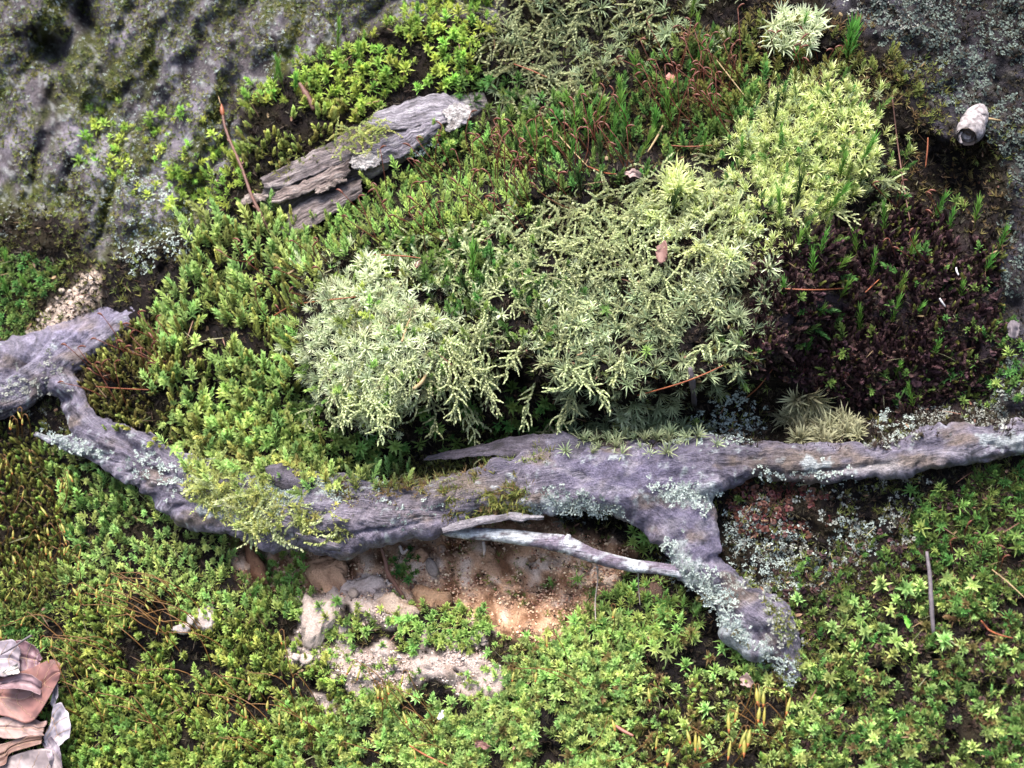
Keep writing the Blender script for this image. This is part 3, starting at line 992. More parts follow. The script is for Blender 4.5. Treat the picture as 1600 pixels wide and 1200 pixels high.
# thin rootlet bridging the cavity
PE = [(672, 826, 6, 26), (720, 832, 9, 34), (790, 837, 11, 36), (850, 845, 12, 38), (885, 852, 14, 38), (930, 869, 11, 36), (985, 883, 10, 34), (1040, 890, 10, 30), (1085, 897, 11, 22)]
V, T, S = root_tube(PE, 110, 14, .95, .22)
ex, ey, eh = unpt(V)
V = V + pt(ex, ey, eh + 1.5 * fbm(ex / 5, ey / 5, 2)) - pt(ex, ey, eh)
ec = lerp(np.tile(np.array([.20, .165, .21]), (len(V), 1)), (.50, .52, .54), sstep(-.1, .3, fbm(ex / 30 + 2, ey / 12, 4) + .5 * gauss(ex, ey, 800, 838, 70, 20)))
ec = lerp(ec, (.09, .07, .08), sstep(.2, .5, fbm(ex / 9, ey / 5, 3)))
obj('rootlet', V, T, M['wood'], root, col=ec, attrs={'along': ex, 'across': ey + eh, 'bark': ex * 0})
kn = spline([(880, 852, 36), (887, 842, 42), (889, 835, 44)], 6)
V, T = tube(pt(kn[:, 0], kn[:, 1], kn[:, 2]), np.array([8, 7, 6, 5, 4, 3.]) * PX, 8)
obj('knot', V, T, M['wood'], root, col=np.tile([.42, .42, .44], (len(V), 1)))


def slab(A, B, hA, hB, thick, nu=40, nv=10, bulge=0.0, grain=1.5, rag=0.0, colf=None, ends=0.0, gl=26.0, gw=2.6, curl=0.0):
    """solid strip lofted between two chains of photo points; grain runs along the chains"""
    def res(ch):
        ch = np.array(ch, float)
        if curl and len(ch) > 2:
            ch = spline(ch, 40)
        d = np.concatenate([[0], np.cumsum(np.hypot(np.diff(ch[:, 0]), np.diff(ch[:, 1])))])
        t = np.linspace(0, d[-1], nu)
        return np.stack([np.interp(t, d, ch[:, k]) for k in range(ch.shape[1])], 1)
    a, b = res(A), res(B)
    seed = R_() * 50
    u = np.linspace(0, 1, nu)[:, None]; v = np.linspace(0, 1, nv)[None, :]
    if rag:
        ra = rag * fbm(u[:, 0] * nu / 4 + seed, u[:, 0] * 0 + seed, 3); rb = rag * fbm(u[:, 0] * nu / 4 + seed + 9, u[:, 0] * 0 + seed, 3)
        dv = (b - a)[:, :2]; dv = dv / (np.linalg.norm(dv, axis=1, keepdims=True) + 1e-9)
        a[:, :2] += dv * ra[:, None]; b[:, :2] += dv * rb[:, None]
    px = a[:, 0, None] * (1 - v) + b[:, 0, None] * v
    py = a[:, 1, None] * (1 - v) + b[:, 1, None] * v
    if ends:
        e = ends * fbm(v * 4 + seed, v * 0 + seed, 3)
        dx = (a[-1] - a[0])[:2]; dx = dx / np.linalg.norm(dx)
        wgt = (2 * u - 1) ** 5
        px = px + dx[0] * e * np.abs(wgt); py = py + dx[1] * e * np.abs(wgt)
    ha = np.broadcast_to(np.asarray(hA, float), (2,)) if np.ndim(hA) == 0 else np.array(hA, float)
    hb = np.broadcast_to(np.asarray(hB, float), (2,)) if np.ndim(hB) == 0 else np.array(hB, float)
    ha = np.interp(u[:, 0], np.linspace(0, 1, len(ha)), ha)[:, None]; hb = np.interp(u[:, 0], np.linspace(0, 1, len(hb)), hb)[:, None]
    wdt = np.hypot(*(b - a)[:, :2].T).mean()
    g = fbm(u * nu / gl * 3 + seed + 0 * v, v * wdt / gw / 2 + seed, 4)
    hh = ha * (1 - v) + hb * v + bulge * np.sin(np.pi * v) + grain * g + curl * (fbm(u * 1.5 + seed, v * 1.1 + seed, 3, .35) * 1.7 + 1.0 * np.abs(2 * v - 1) ** 2.5 - .5 * np.exp(-((v - .5) / .05) ** 2))
    top = pt(px, py, hh).reshape(-1, 3); bot = pt(px, py, hh - thick).reshape(-1, 3)
    n = nu * nv
    i = (np.arange(nu - 1)[:, None] * nv + np.arange(nv - 1)[None, :]).ravel()
    q = np.stack([i, i + nv, i + nv + 1, i + 1], 1)
    T = [q[:, [0, 1, 2]], q[:, [0, 2, 3]], q[:, [0, 2, 1]] + n, q[:, [0, 3, 2]] + n]
    ring = np.concatenate([np.arange(nv), np.arange(1, nu) * nv + nv - 1, (nu - 1) * nv + np.arange(nv - 2, -1, -1), np.arange(nu - 2, 0, -1) * nv])
    r2 = np.roll(ring, -1)
    T += [np.stack([ring, r2, r2 + n], 1), np.stack([ring, r2 + n, ring + n], 1)]
    V = np.vstack([top, bot])
    gg = np.concatenate([g.ravel()] * 2)
    X2 = np.concatenate([px.ravel()] * 2); Y2 = np.concatenate([py.ravel()] * 2)
    LAST['along'] = np.concatenate([(u * nu * 3 + seed * 20 + 0 * v).ravel()] * 2); LAST['across'] = np.concatenate([(v * wdt + seed * 9 + 0 * u).ravel()] * 2); LAST['bark'] = LAST['along'] * 0
    cc = colf(X2, Y2, gg) if colf else np.tile([.3, .25, .25], (len(V), 1))
    return V, np.vstack(T), np.clip(cc, .01, .9)


def woodcol(c1, c2, c3):
    def f(x, y, g):
        c = lerp(np.tile(np.array(c1), (len(x), 1)), c2, sstep(.05, .5, g))
        c = lerp(c, c3, sstep(.1, .5, -g))
        return c * (1 + .2 * fbm(x / 9, y / 9, 3)[:, None])
    return f


GREY = woodcol((.165, .135, .135), (.27, .23, .22), (.05, .038, .036))
PALE = woodcol((.36, .33, .32), (.48, .45, .43), (.22, .19, .18))
TAN = woodcol((.20, .155, .135), (.30, .25, .22), (.09, .07, .06))
DARKB = woodcol((.08, .068, .088), (.13, .115, .14), (.04, .035, .04))
# bark flakes along the top of the root
V, T, c = slab([(668, 712), (720, 702), (770, 690), (820, 678), (862, 676)], [(662, 718), (715, 716), (775, 712), (812, 716), (850, 708)], (22, 40), (34, 58), 5, 50, 8, 2, 2, 4, DARKB)
obj('bark_flake', V, T, M['wood'], root, col=c)
V, T, c = slab([(852, 682), (880, 676), (920, 690), (960, 700)], [(866, 745), (880, 760), (920, 752), (955, 740)], (50, 56), (60, 62), 7, 30, 14, 6, 1.5, 4, woodcol((.11, .10, .13), (.17, .155, .19), (.07, .06, .08)), ends=5)
obj('bark_flake', V, T, M['wood'], root, col=c)
V, T, c = slab([(414, 728), (440, 724), (470, 735), (492, 748)], [(420, 752), (440, 765), (468, 768), (488, 760)], (84, 80), (92, 84), 12, 26, 12, 10, 1.2, 2, DARKB, ends=3)
obj('bark_flake', V, T, M['wood'], root, col=c)
V, T, c = slab([(690, 824), (740, 808), (800, 800), (850, 805)], [(692, 832), (745, 822), (800, 814), (850, 812)], (60, 56), (64, 58), 7, 40, 8, 3, 2.5, 4, woodcol((.22, .20, .22), (.34, .33, .34), (.10, .09, .10)))
obj('bark_flake', V, T, M['wood'], root, col=c)
V, T, c = slab([(462, 832), (500, 840), (530, 850)], [(460, 838), (505, 858), (532, 862)], (86, 82), (74, 70), 6, 30, 8, 3, 3, 2, woodcol((.20, .17, .20), (.31, .28, .31), (.09, .07, .09)))
obj('bark_flake', V, T, M['wood'], root, col=c)

# ------------------------------------------------------------------ the rotten log higher up
log = thing('rotten_log', 'cracked grey rotten log lying in moss at the upper left', 'log', pt(560., 260., 0))
LG = [(392, 322, 20, 2), (450, 300, 36, 4), (520, 262, 42, 4), (600, 222, 44, 2), (680, 184, 38, -2), (725, 168, 24, -8), (760, 155, 12, -16)]
V, T, S = root_tube(LG, 60, 16, .75, .12)
lx, ly, lh = unpt(V)
ac = (lx * .43 + ly * .9)
g = fbm((lx * .9 - ly * .43) / 60, ac / 4, 4)
lc = GREY(lx, ly, g)
lc = lerp(lc, (.30, .29, .27), gauss(lx, ly, 715, 175, 30, 40))
lc = lerp(lc, (.05, .04, .04), gauss(lx, ly, 480, 310, 90, 16, -.45))
obj('log_core', V, T, M['plank'], log, col=lc, attrs={'along': lx * .9 - ly * .43, 'across': ac + lh, 'bark': lx * 0})
for A, B, hA, hB, th, bu, cf in (
        ([(408, 278), (465, 248), (510, 227), (567, 226)], [(412, 296), (437, 293), (460, 287), (567, 238)], (34, 44), (44, 50), 14, 5, GREY),
        ([(430, 300), (444, 292), (462, 289), (545, 249)], [(424, 316), (440, 318), (482, 301), (549, 272)], (44, 50), (46, 50), 12, 4, woodcol((.19, .145, .13), (.29, .24, .22), (.06, .042, .038))),
        ([(491, 296), (532, 275)], [(497, 304), (543, 281)], (52, 52), (54, 54), 7, 1, TAN),
        ([(545, 246), (562, 234), (600, 236)], [(552, 264), (570, 266), (594, 257)], (48, 46), (50, 48), 9, 3, PALE),
        ([(436, 345), (450, 330), (482, 311), (562, 280)], [(440, 364), (466, 368), (512, 340), (566, 305)], (22, 36), (36, 36), 16, 6, woodcol((.14, .11, .105), (.21, .175, .17), (.045, .035, .033))),
        ([(574, 228), (622, 207), (684, 187)], [(590, 258), (636, 243), (688, 206)], (46, 42), (42, 36), 10, 5, woodcol((.17, .15, .18), (.25, .23, .25), (.09, .08, .09))),
        ([(588, 176), (660, 150), (694, 146), (732, 162)], [(572, 200), (622, 203), (684, 194), (728, 192)], (26, 20), (46, 34), 12, 4, woodcol((.20, .18, .205), (.29, .27, .29), (.10, .09, .10))),
        ([(692, 172), (712, 160), (736, 166)], [(700, 206), (716, 202), (732, 192)], (38, 26), (40, 28), 8, 4, PALE),
        ([(368, 322), (388, 301), (416, 305)], [(372, 324), (398, 316), (418, 312)], (30, 36), (34, 40), 8, 2, TAN)):
    V, T, c = slab(A, B, hA, hB, th, 60, 16, bu, 3.4, 4.0, cf, ends=9)
    obj('wood_plank', V, T, M['plank'], log, col=c)

# ------------------------------------------------------------------ moss mats, lichens: masses nobody could count
TS = {
    'star': [t_star(15 + i % 3, 9.5, 2.9) for i in range(6)],
    'starbig': [t_star(21 + i % 3, 10.5, 3.0, 13, .1, 1.4, .15) for i in range(6)],
    'starthin': [t_star(20, 12, 2.2, 13, .12, 1.4, .12) for i in range(5)],
    'bud': [t_bud() for i in range(5)],
    'budlong': [t_bud(28, 6, 2.8, 24) for i in range(5)],
    'silver': [t_needle(15, 15, 1.9, 5, .8) for i in range(6)],
    'fan': [t_needle(17, 17, 1.6, 4, .9) for i in range(5)],
    'hair': [t_hair(), t_hair(32, 16, 1.7, 30), t_hair(38, 14, 1.6, 42)],
    'fuzz': [t_fuzz() for i in range(5)],
    'curl': [t_curl() for i in range(6)],
    'flake': [t_crust() for i in range(7)],
    'plume': [t_plume(20 + 3 * (i % 3), 8.5, 2.7, 16 + 4 * (i % 3)) for i in range(6)],
    'tuft': [t_needle(13 + i, 9 + .7 * i, 1.6, 7 + .5 * i, .4 + .05 * i) for i in range(10)],
    'sprig': [t_sprig(24, 26 + 6 * (i % 3)) for i in range(6)],
}
DOWN = -UP
nolog = lambda x, y: sstep(4, -8, poly_sd(log_sd_poly, x, y))


def rootmask(x, y):
    """1 off the root, 0 on it"""
    d = np.full(np.shape(x), 1e9)
    for S in paths:
        for k in range(0, len(S), 3):
            d = np.minimum(d, np.hypot(x - S[k, 0], y - S[k, 1]) - S[k, 2])
    return sstep(-14, -2, d)


def root_top(x, y):
    rr = np.full(np.shape(x), -1e9)
    for S in paths:
        d = np.hypot(x[:, None] - S[None, :, 0], y[:, None] - S[None, :, 1]) / S[None, :, 2]
        j = d.argmin(1); dm = d[np.arange(len(x)), j]
        rr = np.maximum(rr, np.where(dm < 1, S[j, 3] + S[j, 2] * .75 * np.sqrt(np.clip(1 - dm ** 2, 0, 1)), -1e9))
    return np.maximum(np.where(rr < -1e8, H(x, y), rr), H(x, y))


off_root = lambda x, y: rootmask(x, y)
off_sand = lambda x, y: (1 - R_sand(x, y)) * rootmask(x, y)
offs = lambda x, y: rootmask(x, y) * (1 - .75 * R_sand(x, y)) * (1 - .85 * R_orange(x, y))

everywhere = [(-110, -90), (1710, -90), (1710, 1300), (-110, 1300)]
bare = lambda x, y: (1 - R_rock(x, y)) * (1 - R_bould(x, y)) * (1 - R_sand(x, y)) * (1 - R_orange(x, y)) * rootmask(x, y) * nolog(x, y)
M['litter'] = leaf_mat('dark_plant_litter', (.008, .006, .005), (.019, .014, .009), (.048, .036, .021), .1, .9, trans=.1)
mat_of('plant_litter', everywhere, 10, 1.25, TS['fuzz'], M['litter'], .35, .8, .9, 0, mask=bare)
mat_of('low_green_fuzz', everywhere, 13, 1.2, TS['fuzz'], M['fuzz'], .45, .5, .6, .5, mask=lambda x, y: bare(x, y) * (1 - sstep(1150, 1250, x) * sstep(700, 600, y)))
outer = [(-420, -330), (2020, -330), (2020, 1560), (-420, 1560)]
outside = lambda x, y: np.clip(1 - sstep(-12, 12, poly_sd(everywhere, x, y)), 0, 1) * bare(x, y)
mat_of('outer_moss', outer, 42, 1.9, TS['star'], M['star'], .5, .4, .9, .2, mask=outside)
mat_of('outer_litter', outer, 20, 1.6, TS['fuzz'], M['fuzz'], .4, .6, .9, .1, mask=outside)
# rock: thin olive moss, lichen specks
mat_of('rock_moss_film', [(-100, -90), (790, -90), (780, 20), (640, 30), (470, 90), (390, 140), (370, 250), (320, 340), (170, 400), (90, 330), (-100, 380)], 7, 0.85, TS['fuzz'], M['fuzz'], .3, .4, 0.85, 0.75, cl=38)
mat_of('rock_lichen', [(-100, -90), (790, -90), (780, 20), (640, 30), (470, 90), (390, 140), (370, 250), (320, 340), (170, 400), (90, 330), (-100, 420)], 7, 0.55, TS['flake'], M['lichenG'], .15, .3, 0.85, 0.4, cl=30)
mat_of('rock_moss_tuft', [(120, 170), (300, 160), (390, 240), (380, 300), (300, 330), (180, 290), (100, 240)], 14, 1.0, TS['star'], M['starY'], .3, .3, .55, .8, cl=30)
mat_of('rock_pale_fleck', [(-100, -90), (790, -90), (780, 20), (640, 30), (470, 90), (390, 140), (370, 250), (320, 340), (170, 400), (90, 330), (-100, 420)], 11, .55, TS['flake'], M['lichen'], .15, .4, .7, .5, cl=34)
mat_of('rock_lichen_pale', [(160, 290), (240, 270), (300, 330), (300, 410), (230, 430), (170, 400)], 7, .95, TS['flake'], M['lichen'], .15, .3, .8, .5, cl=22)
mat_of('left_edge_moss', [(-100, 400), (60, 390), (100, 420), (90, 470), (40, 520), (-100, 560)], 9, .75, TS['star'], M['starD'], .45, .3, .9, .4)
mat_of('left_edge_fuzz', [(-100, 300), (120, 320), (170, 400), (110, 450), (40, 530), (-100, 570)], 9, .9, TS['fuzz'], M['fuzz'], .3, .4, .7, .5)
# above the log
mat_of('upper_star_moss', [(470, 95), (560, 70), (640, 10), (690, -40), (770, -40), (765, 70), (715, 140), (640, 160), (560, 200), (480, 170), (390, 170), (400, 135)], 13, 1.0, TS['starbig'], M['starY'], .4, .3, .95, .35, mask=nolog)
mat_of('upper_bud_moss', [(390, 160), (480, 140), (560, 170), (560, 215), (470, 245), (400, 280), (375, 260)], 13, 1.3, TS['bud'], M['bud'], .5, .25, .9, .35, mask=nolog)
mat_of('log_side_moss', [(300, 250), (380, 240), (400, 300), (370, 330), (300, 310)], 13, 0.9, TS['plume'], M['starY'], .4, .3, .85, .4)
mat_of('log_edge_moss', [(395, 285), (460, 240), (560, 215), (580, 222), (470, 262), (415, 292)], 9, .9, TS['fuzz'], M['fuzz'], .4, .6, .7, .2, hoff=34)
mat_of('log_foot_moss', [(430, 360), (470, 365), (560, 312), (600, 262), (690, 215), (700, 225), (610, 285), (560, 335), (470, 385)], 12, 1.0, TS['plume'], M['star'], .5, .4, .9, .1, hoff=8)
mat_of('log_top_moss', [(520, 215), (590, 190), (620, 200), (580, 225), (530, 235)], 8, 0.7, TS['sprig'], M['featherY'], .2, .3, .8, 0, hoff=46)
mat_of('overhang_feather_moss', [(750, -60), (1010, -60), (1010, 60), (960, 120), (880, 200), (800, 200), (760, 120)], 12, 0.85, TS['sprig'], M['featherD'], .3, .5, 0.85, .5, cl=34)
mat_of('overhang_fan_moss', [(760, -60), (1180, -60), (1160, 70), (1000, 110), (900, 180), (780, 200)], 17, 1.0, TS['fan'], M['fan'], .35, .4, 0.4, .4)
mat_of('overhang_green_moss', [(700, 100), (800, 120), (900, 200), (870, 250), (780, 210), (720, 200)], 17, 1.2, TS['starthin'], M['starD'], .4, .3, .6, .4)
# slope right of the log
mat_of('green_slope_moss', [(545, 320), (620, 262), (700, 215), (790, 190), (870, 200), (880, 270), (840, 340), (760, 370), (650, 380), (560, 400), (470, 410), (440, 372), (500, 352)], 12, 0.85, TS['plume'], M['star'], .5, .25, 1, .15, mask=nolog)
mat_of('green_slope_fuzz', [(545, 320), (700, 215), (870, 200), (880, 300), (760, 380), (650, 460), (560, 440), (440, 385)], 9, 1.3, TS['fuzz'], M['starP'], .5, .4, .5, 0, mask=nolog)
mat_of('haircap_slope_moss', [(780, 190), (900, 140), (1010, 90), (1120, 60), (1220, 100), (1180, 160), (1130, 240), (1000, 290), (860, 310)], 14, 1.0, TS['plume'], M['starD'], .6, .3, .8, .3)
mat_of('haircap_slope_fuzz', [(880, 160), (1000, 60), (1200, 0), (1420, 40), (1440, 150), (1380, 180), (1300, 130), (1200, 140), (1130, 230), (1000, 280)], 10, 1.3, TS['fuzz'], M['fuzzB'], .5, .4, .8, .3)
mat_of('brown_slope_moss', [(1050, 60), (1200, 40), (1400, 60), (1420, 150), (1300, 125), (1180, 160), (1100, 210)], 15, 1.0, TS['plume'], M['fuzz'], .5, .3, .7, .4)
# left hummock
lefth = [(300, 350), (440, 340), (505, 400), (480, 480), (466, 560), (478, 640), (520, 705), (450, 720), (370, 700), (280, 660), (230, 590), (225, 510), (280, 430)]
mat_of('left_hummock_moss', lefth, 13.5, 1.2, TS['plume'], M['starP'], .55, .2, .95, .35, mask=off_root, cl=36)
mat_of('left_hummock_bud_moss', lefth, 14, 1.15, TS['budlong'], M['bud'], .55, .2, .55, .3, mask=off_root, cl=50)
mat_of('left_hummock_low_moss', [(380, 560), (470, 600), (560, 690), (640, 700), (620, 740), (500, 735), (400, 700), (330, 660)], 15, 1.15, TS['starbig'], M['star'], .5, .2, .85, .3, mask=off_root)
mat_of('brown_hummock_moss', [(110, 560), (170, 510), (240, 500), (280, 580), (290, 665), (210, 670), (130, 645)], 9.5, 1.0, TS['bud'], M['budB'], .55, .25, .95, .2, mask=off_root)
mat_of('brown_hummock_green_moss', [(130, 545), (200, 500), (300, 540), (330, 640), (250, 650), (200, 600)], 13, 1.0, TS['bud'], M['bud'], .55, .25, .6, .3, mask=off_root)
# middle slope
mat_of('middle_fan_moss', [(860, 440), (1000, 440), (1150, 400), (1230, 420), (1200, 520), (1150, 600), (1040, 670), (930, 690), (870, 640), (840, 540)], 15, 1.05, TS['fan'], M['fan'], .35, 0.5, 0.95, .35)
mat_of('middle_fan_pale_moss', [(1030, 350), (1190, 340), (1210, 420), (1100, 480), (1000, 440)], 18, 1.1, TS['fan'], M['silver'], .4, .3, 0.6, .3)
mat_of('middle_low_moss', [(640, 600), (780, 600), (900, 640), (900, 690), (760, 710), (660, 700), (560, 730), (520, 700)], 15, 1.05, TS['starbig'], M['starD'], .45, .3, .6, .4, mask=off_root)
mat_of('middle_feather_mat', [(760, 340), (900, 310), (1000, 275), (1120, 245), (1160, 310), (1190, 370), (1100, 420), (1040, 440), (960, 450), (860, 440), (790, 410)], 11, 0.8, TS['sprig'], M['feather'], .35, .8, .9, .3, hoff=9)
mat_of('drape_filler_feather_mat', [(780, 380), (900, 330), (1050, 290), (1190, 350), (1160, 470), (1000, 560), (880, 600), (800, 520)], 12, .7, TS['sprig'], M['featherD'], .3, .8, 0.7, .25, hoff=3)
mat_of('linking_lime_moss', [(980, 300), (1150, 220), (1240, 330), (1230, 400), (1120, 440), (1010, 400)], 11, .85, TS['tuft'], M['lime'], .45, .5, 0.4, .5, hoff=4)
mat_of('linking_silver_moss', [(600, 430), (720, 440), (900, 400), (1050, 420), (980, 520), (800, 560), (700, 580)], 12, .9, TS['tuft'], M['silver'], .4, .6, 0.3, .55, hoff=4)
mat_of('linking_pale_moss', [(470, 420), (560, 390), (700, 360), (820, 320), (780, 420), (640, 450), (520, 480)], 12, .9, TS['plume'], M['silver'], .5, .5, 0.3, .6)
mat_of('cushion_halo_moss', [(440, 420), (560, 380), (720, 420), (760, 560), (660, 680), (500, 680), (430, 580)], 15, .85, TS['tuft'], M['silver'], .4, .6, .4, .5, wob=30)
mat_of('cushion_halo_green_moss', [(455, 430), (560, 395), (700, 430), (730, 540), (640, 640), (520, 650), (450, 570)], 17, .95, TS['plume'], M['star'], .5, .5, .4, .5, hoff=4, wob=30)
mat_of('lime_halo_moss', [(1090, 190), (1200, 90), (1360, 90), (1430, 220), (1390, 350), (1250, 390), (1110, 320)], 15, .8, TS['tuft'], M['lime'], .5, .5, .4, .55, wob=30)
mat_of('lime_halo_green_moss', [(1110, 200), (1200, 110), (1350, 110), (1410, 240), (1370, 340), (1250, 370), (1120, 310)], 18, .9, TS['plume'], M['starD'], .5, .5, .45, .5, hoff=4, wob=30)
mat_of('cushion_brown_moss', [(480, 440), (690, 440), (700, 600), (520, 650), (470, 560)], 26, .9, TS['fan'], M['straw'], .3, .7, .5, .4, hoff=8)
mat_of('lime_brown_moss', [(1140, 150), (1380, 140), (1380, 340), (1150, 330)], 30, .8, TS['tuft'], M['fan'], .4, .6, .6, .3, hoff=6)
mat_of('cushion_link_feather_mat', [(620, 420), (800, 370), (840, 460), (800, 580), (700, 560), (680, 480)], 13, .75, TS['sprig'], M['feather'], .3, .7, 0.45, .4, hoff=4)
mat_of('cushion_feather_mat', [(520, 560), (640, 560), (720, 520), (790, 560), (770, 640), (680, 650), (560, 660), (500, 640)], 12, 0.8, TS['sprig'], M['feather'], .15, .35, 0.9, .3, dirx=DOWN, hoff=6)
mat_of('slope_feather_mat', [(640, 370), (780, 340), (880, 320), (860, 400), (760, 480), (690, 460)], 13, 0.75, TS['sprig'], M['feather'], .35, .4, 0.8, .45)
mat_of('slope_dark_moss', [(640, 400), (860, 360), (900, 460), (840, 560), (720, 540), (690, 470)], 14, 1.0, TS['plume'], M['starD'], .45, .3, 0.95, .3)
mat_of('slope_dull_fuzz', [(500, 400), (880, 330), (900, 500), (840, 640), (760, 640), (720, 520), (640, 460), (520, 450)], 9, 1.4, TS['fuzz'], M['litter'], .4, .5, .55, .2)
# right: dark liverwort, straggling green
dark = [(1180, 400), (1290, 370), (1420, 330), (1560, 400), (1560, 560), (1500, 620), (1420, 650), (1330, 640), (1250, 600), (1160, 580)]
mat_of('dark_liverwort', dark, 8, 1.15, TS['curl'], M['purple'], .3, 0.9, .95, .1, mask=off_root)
mat_of('dark_upright_moss', dark, 8.5, 1.25, TS['bud'], M['purple'], .5, .5, .9, .1, mask=off_root)
mat_of('dark_plume_moss', dark, 14, 1.1, TS['plume'], M['starD'], .5, .5, 0.12, .2, mask=off_root)
mat_of('dark_green_tip_moss', dark, 16, 0.95, TS['star'], M['starD'], .5, .5, 0.2, .4, mask=off_root)
mat_of('dark_olive_tip_moss', dark, 13, .9, TS['bud'], M['fuzz'], .5, .5, 0.3, .4, mask=off_root)
mat_of('dark_liverwort_fleck', [(1180, 420), (1330, 420), (1420, 560), (1380, 640), (1200, 590)], 14, 1.0, TS['curl'], M['redliv'], .3, 0.9, 0.5, .4, mask=off_root)
mat_of('right_straggling_moss', [(1200, 360), (1400, 330), (1560, 400), (1600, 600), (1480, 640), (1430, 480), (1260, 460)], 14, .95, TS['bud'], M['fuzz'], .45, .4, 0.5, .5)
mat_of('right_green_moss', [(1460, 490), (1560, 480), (1640, 540), (1640, 640), (1500, 640)], 13, .9, TS['star'], M['starD'], .45, .3, .6, .4, mask=off_root)
mat_of('hollow_fuzz', [(1380, 160), (1480, 180), (1560, 260), (1580, 400), (1460, 430), (1380, 330)], 11, 1.2, TS['fuzz'], M['fuzzB'], .35, .5, .5, .4)
mat_of('hollow_moss', [(1390, 90), (1480, 100), (1500, 180), (1420, 200)], 11, 1.1, TS['fuzz'], M['fuzz'], .35, .4, .8, .4)
mat_of('red_liverwort', [(1120, 756), (1230, 752), (1310, 770), (1290, 830), (1200, 840), (1140, 810)], 8.5, 1.0, TS['curl'], M['redliv'], .25, .5, .95, .1, mask=off_root)
# lichens
for nm, poly, sp, m_, dn, ho in (
        ('root_lower_lichen', [(815, 775), (890, 770), (975, 790), (975, 812), (880, 812), (815, 800)], 6, 'lichen', .95, 66),
        ('fork_lichen', [(1030, 850), (1060, 850), (1085, 890), (1120, 910), (1110, 930), (1070, 910), (1040, 890)], 6.5, 'lichen', .95, 46),
        ('branch_lichen', [(1100, 915), (1140, 925), (1150, 960), (1190, 1000), (1230, 1040), (1230, 1075), (1190, 1050), (1130, 985)], 6.5, 'lichen', .95, 32),
        ('root_upper_lichen', [(1030, 765), (1080, 758), (1130, 775), (1110, 790), (1050, 785)], 6.5, 'lichen', .8, 66),
        ('root_mid_lichen', [(420, 760), (490, 750), (540, 770), (520, 795), (440, 795)], 7, 'lichen', .85, 88),
        ('root_ridge_lichen', [(490, 750), (590, 742), (600, 758), (520, 768)], 7, 'lichen', .8, 74),
        ('root_tip_lichen', [(60, 672), (110, 680), (150, 690), (165, 712), (110, 702)], 7, 'lichen', .6, 54),
        ('root_belly_lichen', [(560, 790), (690, 785), (700, 805), (600, 820), (540, 812)], 8, 'lichen', .35, 0),
        ('root_bend_lichen', [(230, 700), (300, 720), (310, 760), (260, 770), (180, 730)], 8, 'lichen', .4, 0),
        ('root_far_lichen', [(0, 600), (80, 560), (110, 610), (60, 640), (0, 640)], 8, 'lichenG', .5, 0),
        ('right_root_lichen', [(1180, 735), (1300, 730), (1340, 740), (1300, 752), (1200, 750)], 7, 'lichen', .5, 36)):
    R = region(poly, 16, 20, 26)
    x, y = scatter(sp * .72, bbox(poly), lambda x, y: R(x, y) * dn)
    # the flakes stand on the root itself
    rr = root_top(x, y)
    V, T, tp, rn = place(x, y, .4 + .6 * rng.random(len(x)), TS['flake'], .25, .4, rr - H(x, y) - .5)
    obj('lichen_crust', V, T, M[m_], root, attrs={'tip': tp, 'rnd': rn}, smooth=True, kind='stuff')
mat_of('bank_lichen', [(1130, 800), (1200, 790), (1260, 830), (1330, 800), (1420, 800), (1380, 860), (1300, 890), (1230, 930), (1160, 900), (1120, 850)], 6.2, .85, TS['flake'], M['lichen'], .2, .3, 0.95, 0.3, mask=off_root, cl=26)
mat_of('bank_grey_lichen', [(1130, 780), (1450, 750), (1430, 880), (1250, 950), (1140, 880)], 9, 1.0, TS['flake'], M['lichenG'], .2, .3, 0.85, .3, mask=off_root)
mat_of('ledge_lichen', [(1085, 620), (1160, 600), (1200, 640), (1180, 680), (1130, 700), (1070, 720), (1060, 690)], 7.5, 1.05, TS['flake'], M['lichen'], .2, .3, .8, .35, hoff=8)
mat_of('ledge_right_lichen', [(1360, 640), (1430, 620), (1500, 640), (1620, 590), (1640, 660), (1500, 680), (1380, 690)], 7.5, 1.05, TS['flake'], M['lichenG'], .2, .3, .9, .25, mask=off_root)
mat_of('ledge_pale_lichen', [(1380, 645), (1420, 640), (1440, 680), (1400, 695), (1380, 680)], 7, 1.05, TS['flake'], M['lichen'], .2, .3, .6, .2, hoff=6)
mat_of('ledge_fleck_lichen', [(1480, 500), (1560, 510), (1640, 600), (1640, 650), (1520, 640), (1490, 580)], 9, 1.0, TS['flake'], M['lichenB'], .2, .3, .6, .4)
mat_of('boulder_lichen', [(1330, 30), (1480, -40), (1720, -60), (1720, 260), (1560, 230), (1480, 170), (1400, 90)], 8, 1.1, TS['flake'], M['lichenB'], .15, .3, .9, .35, cl=30)
mat_of('boulder_litter', [(1290, -90), (1720, -90), (1720, 660), (1560, 640), (1540, 470), (1580, 330), (1480, 215), (1400, 100)], 9, 1.0, TS['fuzz'], M['litter'], .25, .7, .85, .3)
mat_of('boulder_moss', [(1380, 80), (1560, 180), (1720, 240), (1720, 400), (1570, 300), (1440, 190)], 10, 1.0, TS['fuzz'], M['fuzz'], .35, .5, .6, .5)
mat_of('boulder_side_lichen', [(1560, 210), (1720, 200), (1720, 500), (1560, 460), (1570, 330)], 8, 1.1, TS['flake'], M['lichenB'], .15, .3, .8, .4, cl=34)
mat_of('upper_boulder_lichen', [(1300, -40), (1480, -60), (1440, 60), (1340, 50)], 9, 1.0, TS['flake'], M['lichenG'], .15, .3, .6, .3)
mat_of('log_lichen', [(620, 245), (680, 205), (690, 215), (650, 245), (620, 255)], 6.5, .9, TS['flake'], M['lichen'], .2, .3, .9, 0, hoff=12)
